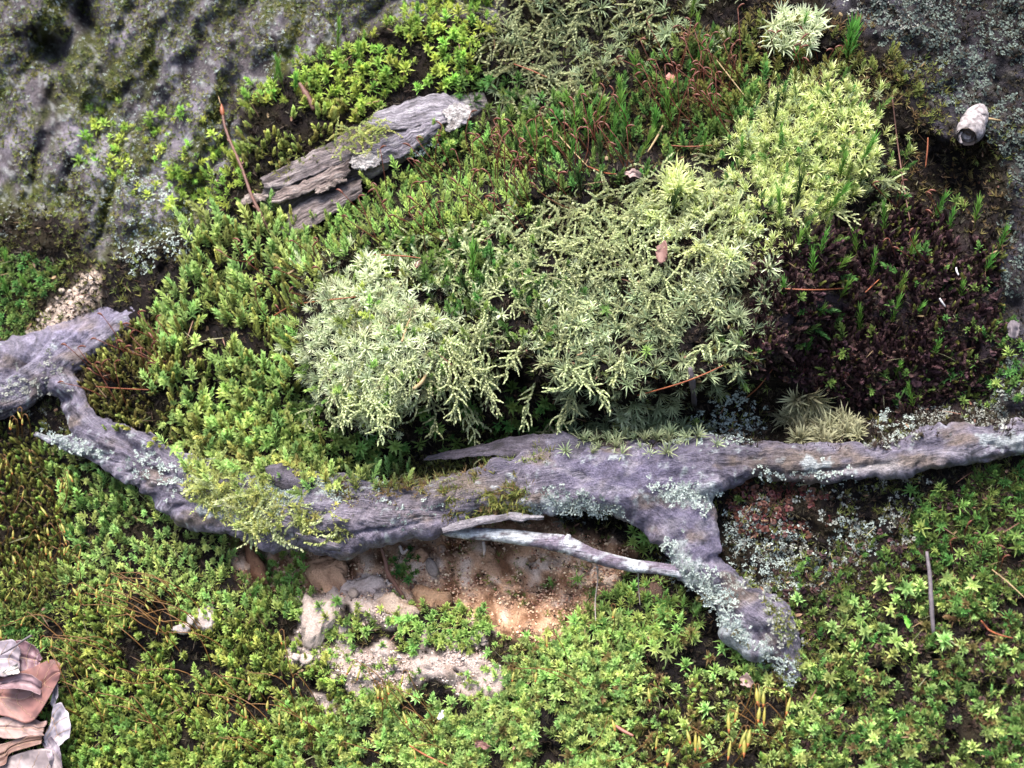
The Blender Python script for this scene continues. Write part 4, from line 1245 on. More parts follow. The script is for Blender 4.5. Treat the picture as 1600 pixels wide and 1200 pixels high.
M['bits'] = leaf_mat('broken_litter_bits', (.05, .03, .018), (.13, .075, .045), (.24, .15, .09), .06, .9, trans=.2)
TS['bit'] = [shoot([leaf(1, R_() * 6, J(7, .5), J(2.6, .5), 1.35, J(1.7, .2), secs=(0, .4, .8), wid=(.6, 1, .8), fold=0)]) for i in range(8)]
TS['straw'] = [shoot([leaf(2, R_() * 6, J(16, .5), .9, 1.2, J(1.55, .2), secs=(0, .5), wid=(1, .9), fold=0)]) for i in range(8)]
mat_of('litter_bits', everywhere, 34, 1.1, TS['bit'], M['bits'], .2, .8, .75, .3, hoff=5, mask=bare)
mat_of('litter_straws', everywhere, 48, 1.2, TS['straw'], M['bits'], .2, .9, .7, .3, hoff=8, mask=bare)
mat_of('pale_litter_straws', everywhere, 80, 1.3, TS['straw'], M['straw'], .2, .9, .7, .3, hoff=9, mask=bare)
# moss on the root
root_moss_a = [(262, 690), (330, 680), (410, 690), (425, 745), (440, 790), (560, 805), (545, 832), (480, 838), (400, 818), (330, 806), (290, 765)]
mat_of('root_feather_moss', root_moss_a, 11, .8, TS['sprig'], M['featherY'], .25, .7, .85, .3, hoff='root', wob=30)
mat_of('root_yellow_fuzz', root_moss_a, 7, 1.2, TS['fuzz'], M['featherY'], .3, .5, .9, .1, hoff='root', wob=30)
mat_of('root_yellow_star_moss', root_moss_a, 14, .8, TS['star'], M['bud'], .3, .5, .6, .4, hoff='root', wob=30)
mat_of('root_pale_moss', [(310, 760), (420, 770), (520, 815), (440, 835), (340, 812)], 12, .85, TS['sprig'], M['feather'], .2, .7, .8, .3, hoff='root', wob=30)
mat_of('root_crest_moss', [(290, 680), (420, 690), (520, 735), (500, 750), (400, 730), (300, 710)], 9, 1.0, TS['plume'], M['bud'], .5, .4, .7, .2, hoff='root')
mat_of('root_brown_moss', [(520, 752), (640, 742), (800, 730), (840, 770), (800, 806), (700, 815), (700, 775), (540, 792)], 7, 1.2, TS['fuzz'], M['fuzzB'], .3, .6, .85, .3, hoff='root')
mat_of('root_olive_moss', [(690, 765), (830, 750), (825, 800), (760, 818), (700, 805)], 6.5, 1.5, TS['fuzz'], M['fuzz'], .3, .6, .95, .05, hoff='root')
mat_of('fork_edge_fuzz', [(1140, 880), (1170, 900), (1260, 990), (1270, 1040), (1220, 1060), (1235, 1010), (1180, 940)], 8, 1.3, TS['fuzz'], M['fuzz'], .4, .6, .8, .2, hoff='root', wob=18)
mat_of('fork_edge_lichen', [(1110, 885), (1180, 890), (1270, 1000), (1220, 1010), (1170, 930), (1120, 910)], 8, 1.1, TS['flake'], M['lichenG'], .3, .4, .7, .3, hoff='root', wob=18)
mat_of('fork_foot_litter', [(1050, 900), (1120, 940), (1200, 1040), (1180, 1070), (1100, 990)], 8, 1.3, TS['fuzz'], M['fuzzB'], .4, .6, .7, .2, hoff='root', wob=18)
mat_of('root_shoulder_moss', [(460, 740), (560, 750), (680, 745), (690, 775), (560, 785), (470, 770)], 8, 1.3, TS['fuzz'], M['featherY'], .35, .6, .6, .4, hoff='root', wob=22)
mat_of('root_shoulder_feather_moss', [(540, 740), (700, 735), (830, 735), (820, 760), (680, 770), (550, 765)], 13, .6, TS['sprig'], M['featherD'], .3, .7, .6, .4, hoff='root', wob=22)
mat_of('root_edge_moss', [(560, 735), (700, 715), (860, 700), (860, 720), (700, 740), (560, 752)], 9, 1.2, TS['fuzz'], M['fuzz'], .4, .5, .7, .2, hoff='root')
edge = lambda a, b, up_, dn_: [(x_, float(yt_) - up_) for x_, yt_ in zip(np.arange(a, b + 1, 30), crest(np.arange(a, b + 1, 30)))] + [(x_, float(yt_) + dn_) for x_, yt_ in list(zip(np.arange(a, b + 1, 30), crest(np.arange(a, b + 1, 30))))[::-1]]


def crest(x):
    '''upper outline of the main root'''
    S = paths[1]
    k = S[:, 0].argsort()
    return np.interp(x, S[k, 0], (S[:, 1] - S[:, 2] * .9)[k])


mat_of('crest_left_moss', edge(250, 640, 28, 22), 14, 1.15, TS['plume'], M['starP'], .4, .4, .75, .25, hoff='root', wob=20)
mat_of('crest_bud_moss', edge(180, 480, 20, 6), 12, 1.1, TS['bud'], M['bud'], .4, .4, .7, .3, hoff='root', wob=20)
mat_of('crest_dark_moss', edge(560, 880, 22, 16), 9, 1.4, TS['fuzz'], M['fuzz'], .4, .6, .7, .3, hoff='root', wob=20)
mat_of('crest_fan_moss', edge(880, 1120, 26, 18), 15, 1.05, TS['fan'], M['fan'], .2, .5, 0.85, .3, hoff='root', wob=20)
mat_of('crest_litter', edge(900, 1640, 24, 6), 8, 1.3, TS['fuzz'], M['litter'], .3, .6, .8, .2, hoff='root', wob=20)
mat_of('crest_lichen', edge(1050, 1210, 30, 12), 8, 1.1, TS['flake'], M['lichen'], .2, .4, .8, .3, hoff='root', wob=20)
mat_of('crest_right_lichen', edge(1350, 1640, 28, 4), 8, 1.1, TS['flake'], M['lichenG'], .2, .4, .7, .4, hoff='root', wob=20)
mat_of('root_litter_moss', [(1130, 690), (1640, 640), (1640, 670), (1400, 690), (1200, 706)], 8, 1.2, TS['fuzz'], M['litter'], .4, .5, .5, .4, hoff='root')
# lower bank
mat_of('lower_left_brown_moss', [(-100, 690), (60, 690), (110, 760), (110, 880), (60, 980), (-100, 990)], 10.5, .9, TS['bud'], M['budB'], .55, .25, .95, .25, mask=offs)
mat_of('lower_left_olive_moss', [(-100, 660), (60, 670), (130, 740), (120, 880), (60, 960), (-100, 960)], 11, .9, TS['bud'], M['scale'], .55, .25, .75, .3, mask=offs)
mat_of('lower_left_green_moss', [(60, 690), (180, 740), (280, 800), (380, 850), (450, 880), (450, 960), (380, 960), (300, 980), (200, 960), (110, 920), (100, 800)], 12.5, 0.85, TS['plume'], M['starP'], .5, .25, .95, .2, mask=offs)
mat_of('lower_left_dark_moss', [(-100, 950), (80, 950), (110, 1010), (60, 1030), (-100, 1010)], 12, 0.95, TS['star'], M['starD'], .5, .25, .95, .1)
mat_of('lower_left_hollow_moss', [(100, 740), (200, 760), (200, 860), (120, 850)], 12, 0.8, TS['plume'], M['starD'], .5, .25, .8, .3, mask=offs)
mat_of('lower_scale_moss', [(80, 930), (200, 950), (330, 960), (470, 1000), (560, 1080), (560, 1300), (60, 1300), (100, 1100), (110, 1020)], 10, 1.1, TS['bud'], M['scale'], .5, .3, .95, .2, mask=offs)
mat_of('lower_scale_fuzz', [(60, 860), (450, 900), (620, 1110), (960, 1080), (960, 1300), (-100, 1300), (-100, 950)], 9, 1.3, TS['fuzz'], M['scale'], .5, .6, .7, .15, mask=offs)
mat_of('lower_scale_green_moss', [(100, 950), (300, 960), (480, 1010), (620, 1110), (620, 1300), (60, 1300), (100, 1060)], 15, 1.0, TS['plume'], M['scale'], .5, .3, .6, .35, mask=offs)
mat_of('lower_bottom_green_moss', [(80, 1080), (260, 1080), (300, 1300), (60, 1300)], 15, 1.0, TS['plume'], M['star'], .5, .3, .7, .3, mask=offs)
mat_of('lower_middle_moss', [(520, 1085), (700, 1090), (790, 1080), (850, 990), (980, 980), (1000, 1080), (960, 1100), (940, 1300), (500, 1300), (520, 1130)], 11.5, 0.98, TS['starbig'], M['starP'], .5, 0.6, .98, .15, mask=offs)
mat_of('lower_middle_filler_moss', [(440, 1085), (700, 1090), (850, 990), (1000, 1000), (960, 1300), (440, 1300)], 12, 1.0, TS['plume'], M['starP'], .5, 0.5, 0.95, .2, mask=offs)
mat_of('fork_shade_moss', [(840, 900), (960, 910), (1080, 930), (1160, 1000), (1180, 1060), (1090, 1060), (960, 1000), (850, 990)], 13, 1.15, TS['starthin'], M['star'], .5, 0.6, .9, .2, mask=offs)
mat_of('fork_pale_moss', [(960, 960), (1080, 970), (1150, 1030), (1060, 1060), (980, 1020)], 14, 1.2, TS['starthin'], M['starP'], .5, 0.6, 0.45, .2, mask=offs)
mat_of('cavity_moss', [(980, 840), (1035, 845), (1035, 875), (990, 870)], 13, 1.3, TS['starthin'], M['star'], .5, .25, 1, 0)
mat_of('cavity_left_moss', [(390, 880), (470, 870), (480, 960), (460, 1000), (380, 960)], 13, 0.9, TS['plume'], M['star'], .5, .25, .95, .1)
mat_of('cavity_patch_moss', [(600, 965), (660, 955), (720, 955), (770, 960), (780, 1000), (730, 1020), (660, 1025), (610, 1000)], 11.5, 0.9, TS['starbig'], M['star'], .5, 0.4, 1, .1)
mat_of('cavity_small_moss', [(520, 945), (570, 950), (580, 1000), (520, 1010), (500, 980)], 13, 1.0, TS['starbig'], M['star'], .5, 0.4, 1, .1)
mat_of('sand_stray_moss', [(450, 930), (700, 930), (830, 1000), (820, 1100), (480, 1130)], 15, .85, TS['star'], M['star'], .5, .4, .3, .5)
mat_of('sand_stray_fuzz', [(450, 930), (700, 930), (830, 1000), (820, 1100), (480, 1130)], 11, .9, TS['fuzz'], M['fuzzB'], .4, .6, .25, .4)
mat_of('orange_soil_litter', [(370, 840), (690, 820), (990, 880), (960, 960), (780, 1000), (480, 930)], 10, .8, TS['fuzz'], M['litter'], .4, .8, 0.2, .5)
mat_of('cavity_hanging_moss', [(610, 870), (650, 865), (650, 910), (620, 915)], 11, .9, TS['star'], M['starD'], .5, .25, .9, .1)
mat_of('cavity_fuzz', [(680, 840), (760, 850), (850, 880), (980, 890), (1000, 960), (880, 990), (800, 940), (700, 900)], 11, 1.2, TS['fuzz'], M['fuzz'], .4, .5, 0.35, .5)
mat_of('lower_dark_litter', [(940, 1040), (1200, 1050), (1260, 1100), (1300, 1300), (900, 1300), (920, 1120)], 10, 1.5, TS['fuzz'], M['litter'], .35, .6, .85, .2, mask=offs)
mat_of('lower_dark_bud_moss', [(940, 1080), (1160, 1060), (1280, 1080), (1280, 1300), (920, 1300)], 14, 1.15, TS['bud'], M['scale'], .5, .4, 0.6, 0.6, mask=offs)
mat_of('lower_dark_star_moss', [(960, 1060), (1240, 1040), (1280, 1300), (920, 1300)], 15, 1.0, TS['starbig'], M['starP'], .5, 0.4, 0.45, 0.7, mask=offs)
lr = [(1210, 900), (1430, 800), (1500, 740), (1700, 720), (1720, 1300), (1240, 1300)]
mat_of('lower_right_litter', lr, 9, 1.3, TS['fuzz'], M['litter'], .35, .6, .75, .25, mask=off_root)
mat_of('lower_right_fuzz', lr, 9, 1.2, TS['fuzz'], M['fuzz'], .4, .5, .6, .45, mask=off_root)
mat_of('lower_right_liverwort', lr, 10, 1.0, TS['curl'], M['purple'], .3, .5, .6, .5, mask=off_root)
mat_of('lower_right_pale_moss', [(1230, 1000), (1330, 930), (1500, 900), (1640, 1000), (1640, 1300), (1240, 1300)], 15, 1.05, TS['starbig'], M['starP'], .4, 0.6, 0.35, 0.75)
mat_of('lower_right_plume_moss', lr, 12, 0.85, TS['plume'], M['starD'], .5, 0.6, 0.45, 0.8, mask=off_root)
mat_of('lower_dead_shoots', [(450, 1090), (860, 1000), (1100, 940), (1240, 1040), (1500, 900), (1640, 900), (1640, 1300), (440, 1300)], 26, 1.05, TS['starbig'], M['fuzzB'], .4, .7, .6, .3, mask=offs)
mat_of('lower_fine_shoots', [(440, 1090), (860, 1000), (1100, 940), (1240, 1040), (1500, 900), (1640, 900), (1640, 1300), (440, 1300)], 13, .6, TS['plume'], M['starP'], .5, .6, .5, .4, mask=offs)
mat_of('lower_right_green_moss', [(1420, 770), (1560, 740), (1700, 740), (1700, 980), (1480, 980), (1440, 880)], 13, 1.05, TS['starthin'], M['starD'], .5, 0.6, 0.55, 0.6, mask=off_root)
mat_of('lower_right_low_moss', [(1240, 1040), (1400, 1060), (1640, 1080), (1640, 1300), (1240, 1300)], 14, 1.0, TS['starbig'], M['starD'], .5, 0.6, 0.5, 0.7)
mat_of('root_foot_moss', [(1180, 1050), (1260, 1000), (1320, 1060), (1260, 1120), (1190, 1100)], 11, 1.2, TS['fuzz'], M['fuzz'], .4, .5, .9, .1, mask=off_root)
mat_of('below_root_moss', [(1290, 760), (1440, 740), (1640, 715), (1640, 800), (1450, 820), (1320, 800)], 11, 1.2, TS['fuzz'], M['fuzz'], .4, .5, .7, .3, mask=off_root)
#PART2
# ------------------------------------------------------------------ labels that single one out
LM = [(560, 245, 'by the rotten log'), (1260, 230, 'on the lime cushion'), (560, 540, 'by the silvery cushion'), (190, 580, 'on the brown hummock'),
      (960, 745, 'by the broad root middle'), (1120, 860, 'by the root fork'), (640, 1050, 'on the sandy spill'), (540, 950, 'by the big pale clod'), (720, 900, 'in the orange hollow'), (900, 930, 'below the thin rootlet'),
      (1510, 200, 'by the papery case'), (1270, 650, 'by the straw tuft'), (1400, 520, 'over the dark liverwort'), (60, 1100, 'by the dead leaves'),
      (60, 740, 'under the left root'), (60, 850, 'midway down the left edge'), (60, 960, 'above the dead leaves'), (880, 60, 'under the top overhang'), (940, 190, 'left of the top scrap'), (1040, 190, 'below the top scrap'), (1120, 110, 'on the brown top slope'),
      (1390, 980, 'by the upright grey stick'), (1310, 1080, 'below the root end'), (1520, 1130, 'in the lower right corner'), (1120, 1130, 'by the pink scrap'), (900, 1060, 'on the bottom centre moss'),
      (280, 980, 'by the pale clods'), (200, 1090, 'right of the dead leaves'), (380, 1120, 'at the lower left bottom'), (540, 1140, 'under the sandy spill'), (430, 480, 'on the left green hummock'), (640, 310, 'just right of the log'), (780, 300, 'on the upper green slope'), (470, 190, 'on the bud moss'),
      (670, 60, 'on the top bright moss'), (900, 400, 'in the upper drape'), (1040, 340, 'by the brown leaf scrap'), (800, 540, 'in the left drape fringe'), (900, 600, 'in the long central drape'), (960, 480, 'in the middle drape'), (700, 620, 'below right of the silvery cushion'), (560, 660, 'under the silvery cushion'), (1080, 560, 'above the orange pine needle'), (1560, 850, 'at the right edge'),
      (20, 440, 'above the left root'), (230, 340, 'on the grey rock'), (1320, 80, 'under the right boulder'), (440, 780, 'on the mossy left root'), (300, 720, 'on the bend of the left root')]
ORD = ['leftmost', 'second', 'third', 'fourth', 'fifth', 'sixth', 'seventh', 'eighth', 'ninth', 'tenth', 'eleventh', 'twelfth', 'thirteenth', 'fourteenth', 'fifteenth',
       'sixteenth', 'seventeenth', 'eighteenth', 'nineteenth', 'twentieth']
LATER = {}


def mark(o, noun, cat, group, x, y):
    """named later by look, nearest landmark and order from the left"""
    lm = min(LM, key=lambda a: (a[0] - x) ** 2 + (a[1] - y) ** 2)[2]
    o['category'] = cat
    o['group'] = group
    LATER.setdefault((noun, lm), []).append((x, y, o))


def settle_labels():
    for (noun, lm), ls in LATER.items():
        bands = 1 if len(ls) < 6 else 2 if len(ls) < 12 else 3
        ls.sort(key=lambda a: a[1])
        for b in range(bands):
            part = sorted(ls[b * len(ls) // bands:(b + 1) * len(ls) // bands], key=lambda a: a[0])
            row = '' if bands == 1 else (' upper row', ' lower row')[b] if bands == 2 else (' upper row', ' middle row', ' lower row')[b]
            for i, (x, y, o) in enumerate(part):
                if len(part) == 1:
                    o['label'] = f'{noun} {lm}' + (',' + row if row else '')
                elif i == 0 or i == len(part) - 1:
                    o['label'] = f'{noun} {lm},{row} {"leftmost" if i == 0 else "rightmost"}'
                else:
                    o['label'] = f'{noun} {lm},{row} {ORD[min(i, 19)]} from left'


# ------------------------------------------------------------------ cushions and tufts: plants of their own
def cushion(label, poly, sets, group=None):
    c = np.array(poly, float).mean(0)
    b = thing('moss_cushion', label, 'moss cushion', pt(c[0], c[1], H(*c)))
    for nm, sp, size, temps, mat, up, jit, dens, hoff, mask in sets:
        ext = np.ptp(np.array(poly, float), axis=0).min()
        R = region(poly, 14 if ext > 120 else 5, min(34, ext * .17), 48)
        x, y = scatter(sp, bbox(poly), lambda x, y: R(x, y) * dens * (mask(x, y) if mask else 1))
        V, T, tp, rn = place(x, y, size * (.6 + .7 * rng.random(len(x))), temps, up, jit, hoff)
        TRI[0] += len(T)
        obj(nm, V, T, mat, b, attrs={'tip': tp, 'rnd': rn}, smooth=True, kind='stuff')
    return b


cushion('bright lime green dome of fine pointed moss at the upper right', cush_r_poly,
        [('leaf_shoot', 7.6, .88, TS['tuft'], M['lime'], .5, .4, 1, 2, None), ('leaf_shoot', 22, 1.15, TS['silver'], M['lime'], .35, .5, .5, 5, None)])
cushion('silvery pale green dome of fine moss left of the middle', cush_l_poly,
        [('leaf_shoot', 8.5, .95, TS['tuft'], M['silver'], .3, .6, 1, 2, None), ('leaf_shoot', 17, 1.15, TS['fan'], M['silver'], .3, .7, .6, 4, None), ('dull_shoot', 19, 1.0, TS['fan'], M['fan'], .3, .7, .5, 3, None)])
cushion('straw coloured spiky moss tuft sitting on the right root', [(1215, 625), (1260, 612), (1310, 640), (1345, 680), (1300, 700), (1240, 690), (1222, 660)],
        [('leaf_shoot', 10, 1.6, TS['fan'], M['straw'], .25, .55, 1, 20, None), ('leaf_shoot', 13, 1.75, TS['fan'], M['straw'], .2, .7, .6, 26, None)])
cushion('pale whitish green spiky tuft at the top right of centre', [(1192, 40), (1220, 12), (1275, 14), (1290, 50), (1260, 70), (1215, 85)],
        [('leaf_shoot', 11, 1.35, TS['fan'], M['silver'], .3, .5, 1, 14, None)])
cushion('small silver green tuft at the upper edge of the silvery cushion', [(555, 412), (590, 405), (600, 440), (570, 450)],
        [('leaf_shoot', 9, 1.3, TS['silver'], M['silver'], .5, .4, 1, 14, None)])
cushion('dull green fine tuft hanging over the broad root', [(1000, 660), (1040, 650), (1085, 690), (1060, 710), (1015, 700)],
        [('leaf_shoot', 11, 1.4, TS['fan'], M['fan'], .2, .5, 1, 16, None)])
cushion('pale green tuft of long leaves beside the feather moss', [(1040, 270), (1075, 265), (1085, 300), (1060, 320), (1035, 300)],
        [('leaf_shoot', 10, 1.35, TS['silver'], M['lime'], .4, .4, 1, 14, None)])
cushion('small pale fan tuft on the middle slope above the root', [(960, 640), (1000, 630), (1010, 660), (975, 665)],
        [('leaf_shoot', 10, 1.35, TS['fan'], M['silver'], .2, .5, 1, 16, None)])


# ------------------------------------------------------------------ single shoots that stand out
def shoot_thing(name, noun, cat, group, x, y, size, temps, mat, up, jit, hoff=2, parts=('leaf_tuft',)):
    V, T, tp, rn = place([x], [y], size, temps, up, jit, hoff)
    base = pt(x, y, float(H(x, y)) + hoff)
    r = thing(name, 'x', cat, base)
    TRI[0] += len(T)
    # the stem is the last run of vertices of the template
    obj('leaf_tuft', V, T, mat, r, attrs={'tip': tp, 'rnd': rn}, smooth=True, kind='stuff')
    nr = Hn(np.array([float(x)]), np.array([float(y)]))[0]
    s = float(lscale(x, y)) * size
    Vs, Ts_ = tube([base - nr * s * 6, base + nr * s * 1.5 + np.array([0, 0, s * 2])], [.9 * s, .7 * s], 5)
    obj('stem', Vs, Ts_, M['twig'], r)
    mark(r, noun, cat, group, x, y)
    return r


HAIR = [(1007, 135, 1.2, 0), (1039, 172, 1.1, 0), (1077, 128, 1.15, 0), (1046, 205, 1.2, 0), (955, 205, 1.2, 0), (969, 170, 1.0, 0), (927, 200, 1.2, 0), (913, 228, 1.2, 0), (986, 225, 1.2, 0),
        (899, 185, 1.0, 0), (804, 225, 1.0, 1), (855, 305, 1.25, 1), (909, 305, 1.2, 1), (1046, 345, 1.2, 1), (1095, 250, .8, 0), (1077, 40, 1.0, 0), (1323, 105, 1.7, 0), (1337, 265, 1.2, 0),
        (1330, 330, 1.4, 1), (1285, 340, 1.3, 0), (1246, 335, 1.2, 1), (1208, 200, 1.0, 1), (1222, 352, 1.1, 0), (1240, 400, 1.0, 0), (1380, 370, 1.0, 0), (1456, 345, 1.0, 0), (1558, 395, 1.0, 0),
        (1540, 430, .9, 0), (1281, 405, .9, 0), (1271, 435, 1.0, 0), (1299, 428, 1.0, 0), (1344, 530, 1.0, 0), (1386, 515, 1.0, 0), (1432, 645, .9, 0), (1267, 512, .8, 0), (742, 450, 1.3, 0), (735, 470, 1.2, 1),
        (425, 145, .9, 0), (440, 140, .9, 0), (525, 85, 1.0, 0), (465, 150, .8, 0), (560, 105, .7, 0), (12, 425, .8, 0), (18, 470, .8, 0), (45, 455, .7, 0), (880, 270, 1.1, 0), (865, 250, 1.0, 0),
        (1000, 250, 1.0, 0), (1020, 225, 1.1, 0), (950, 245, 1.1, 0), (940, 265, 1.0, 1), (1060, 170, 1.0, 0), (1110, 190, .9, 0), (975, 265, .9, 1), (1215, 240, .8, 0), (1310, 285, 1.1, 0), (1160, 255, .8, 0),
        (1250, 60, .8, 0), (1480, 365, .9, 0), (1520, 355, 1.1, 0), (1330, 90, 1.3, 0), (1090, 60, .8, 0), (1405, 460, .8, 0), (890, 215, 1.0, 0), (830, 240, 1.0, 0), (780, 215, .9, 0), (810, 265, 1.0, 1), (1310, 470, .9, 0), (1360, 440, .9, 0), (1420, 500, .8, 0), (1460, 560, .8, 0), (1250, 560, .8, 0), (1400, 590, .8, 0), (1340, 400, .9, 0), (1420, 410, .9, 0), (1500, 470, .8, 0), (1220, 470, .8, 0)]
for x, y, s, dk in HAIR:
    x += rng.normal() * 2
    noun = ('dark ' if dk else '') + ('tall ' if s > 1.15 else 'small ' if s < .95 else '') + ('needle leaved haircap shoot' if dk else 'green haircap shoot')
    shoot_thing('haircap_moss_shoot', noun, 'moss shoot', 'haircap moss shoots standing in the mat', x, y, s * 1.22, TS['hair'], M['hairD'] if dk else M['hair'], .72, .22)
STARS = [(1380, 920, 1.9), (1411, 920, 2.0), (1439, 927, 1.8), (1477, 902, 1.7), (1430, 953, 1.6), (1316, 970, 1.7), (1376, 976, 1.6), (1351, 990, 1.6), (1323, 1000, 1.8), (1393, 1004, 1.9), (1421, 1021, 1.8),
         (1470, 1004, 1.9), (1502, 1018, 1.9), (1316, 1039, 1.9), (1379, 1039, 1.7), (1302, 1060, 1.8), (1264, 1060, 1.9), (1376, 1064, 1.5), (1404, 1081, 1.6), (1288, 1098, 1.9), (1305, 1112, 1.7), (1285, 1137, 1.7),
         (1334, 1147, 1.8), (1362, 1156, 1.6), (1313, 1180, 1.9), (1407, 1140, 1.8), (1428, 1130, 1.9), (1481, 1095, 1.8), (1491, 1130, 1.8), (1488, 1151, 1.9), (1533, 1109, 1.7), (1540, 1151, 2.0), (1523, 1175, 1.9),
         (1414, 1175, 1.8), (1470, 1175, 1.9), (1481, 1192, 1.9), (1572, 1186, 1.9), (1355, 1192, 1.8), (1449, 1081, 1.3), (1246, 944, 1.6), (1243, 976, 1.4), (1526, 836, 2.2), (1495, 794, 2.2), (1439, 829, 1.5),
         (1586, 836, 2.0), (1523, 913, 1.9), (1480, 990, 1.5), (1455, 1010, 1.6), (1395, 945, 1.6), (1340, 1020, 1.5), (1300, 1085, 1.6), (1270, 1120, 1.5), (1440, 1160, 1.6), (1390, 1190, 1.6), (1560, 1130, 1.5),
         (1585, 1060, 1.3), (1500, 870, 1.7), (1560, 870, 1.6), (1460, 860, 1.4), (1470, 770, 1.3), (1545, 770, 1.4), (1590, 780, 1.4), (1225, 1085, 1.4), (1210, 1130, 1.5), (1240, 1165, 1.5), (1255, 1190, 1.6), (1190, 960 + 80, 1.2),
         (1130, 1050, 1.5), (1100, 1060, 1.3)]
for x, y, s in STARS:
    pointed = y < 900 and x > 1430
    noun = ('large ' if s >= 1.85 else 'small ' if s < 1.5 else '') + ('narrow leaved green star shoot' if pointed else 'pale green star shaped shoot')
    shoot_thing('star_moss_shoot', noun, 'moss shoot', 'star shaped moss shoots on the dark lower bank', x, y, s * (.5 + .45 * rng.random()), TS['starthin'] if pointed else TS['starbig'], M['star'] if pointed else M['starP'], .4, .45, 6)
for x, y, s in [(1154, 590, 1.5), (945, 485, 1.3), (1012, 553, 1.2), (1115, 525, 1.2), (1125, 620, 1.4), (1063, 670, 1.2), (1048, 690, 1.2), (967, 665, 1.2), (853, 683, 1.3), (1158, 785, 1.1), (690, 400, 1.2), (735, 425, 1.5),
                (1085, 668, 1.1), (560, 700, 1.5), (585, 720, 1.5), (520, 690, 1.4), (500, 725, 1.4), (655, 690, 1.3), (680, 665, 1.3), (1378, 590, 1.1), (1428, 620, 1.1), (1490, 320, 1.3), (1510, 330, 1.4), (1580, 560, 1.2), (1560, 600, 1.1)]:
    shoot_thing('star_moss_shoot', 'fresh green narrow leaved star shoot', 'moss shoot', 'lone green star shoots in the dark moss', x, y, s, TS['starthin'], M['star'], .35, .3, 6)


# ------------------------------------------------------------------ drooping feather moss fronds
_br = [t_sprig(22, 30, 5.2, 3.4) for i in range(4)]


def scale_leaves(Pw, s, n, L, W, mid):
    """overlapping scale leaves along a world-space polyline"""
    seg = np.linspace(0, len(Pw) - 1.001, n)
    i = seg.astype(int); f = (seg - i)[:, None]
    P_ = Pw[i] * (1 - f) + Pw[i + 1] * f
    t = np.gradient(P_, axis=0); t /= np.linalg.norm(t, axis=1, keepdims=True) + 1e-12
    a = np.cross(t, -FW + .01); a /= np.linalg.norm(a, axis=1, keepdims=True) + 1e-12
    b = np.cross(a, t)
    az = np.arange(n) * 2.3 + rng.random(n)
    o = np.cos(az)[:, None] * a + np.sin(az)[:, None] * b
    sd = np.cross(o, t)
    u = np.linspace(0, 1, n)[:, None]
    Ls = 1.0 * L * s * (1.05 - .45 * u); Ws = 1.0 * W * s * (1 - .35 * u)
    sp = (.55 - .3 * u)
    d = t * np.cos(sp) + o * np.sin(sp)
    B0 = P_ - sd * Ws * .35; B1 = P_ + sd * Ws * .35
    Mi = P_ + d * Ls * .5
    M0 = Mi - sd * Ws * .5; M1 = Mi + sd * Ws * .5
    Tp = P_ + d * Ls + t * Ls * .12 - o * Ls * .06
    V = np.stack([B0, B1, M0, M1, Tp], 1).reshape(-1, 3)
    k = np.arange(n)[:, None] * 5
    T = np.concatenate([k + [0, 1, 3], k + [0, 3, 2], k + [2, 3, 4]]).reshape(-1, 3)
    tv = np.stack([.25 + .2 * u[:, 0]] * 2 + [.5 + .25 * u[:, 0]] * 2 + [.7 + .3 * u[:, 0]], 1).ravel()
    return V, T, tv


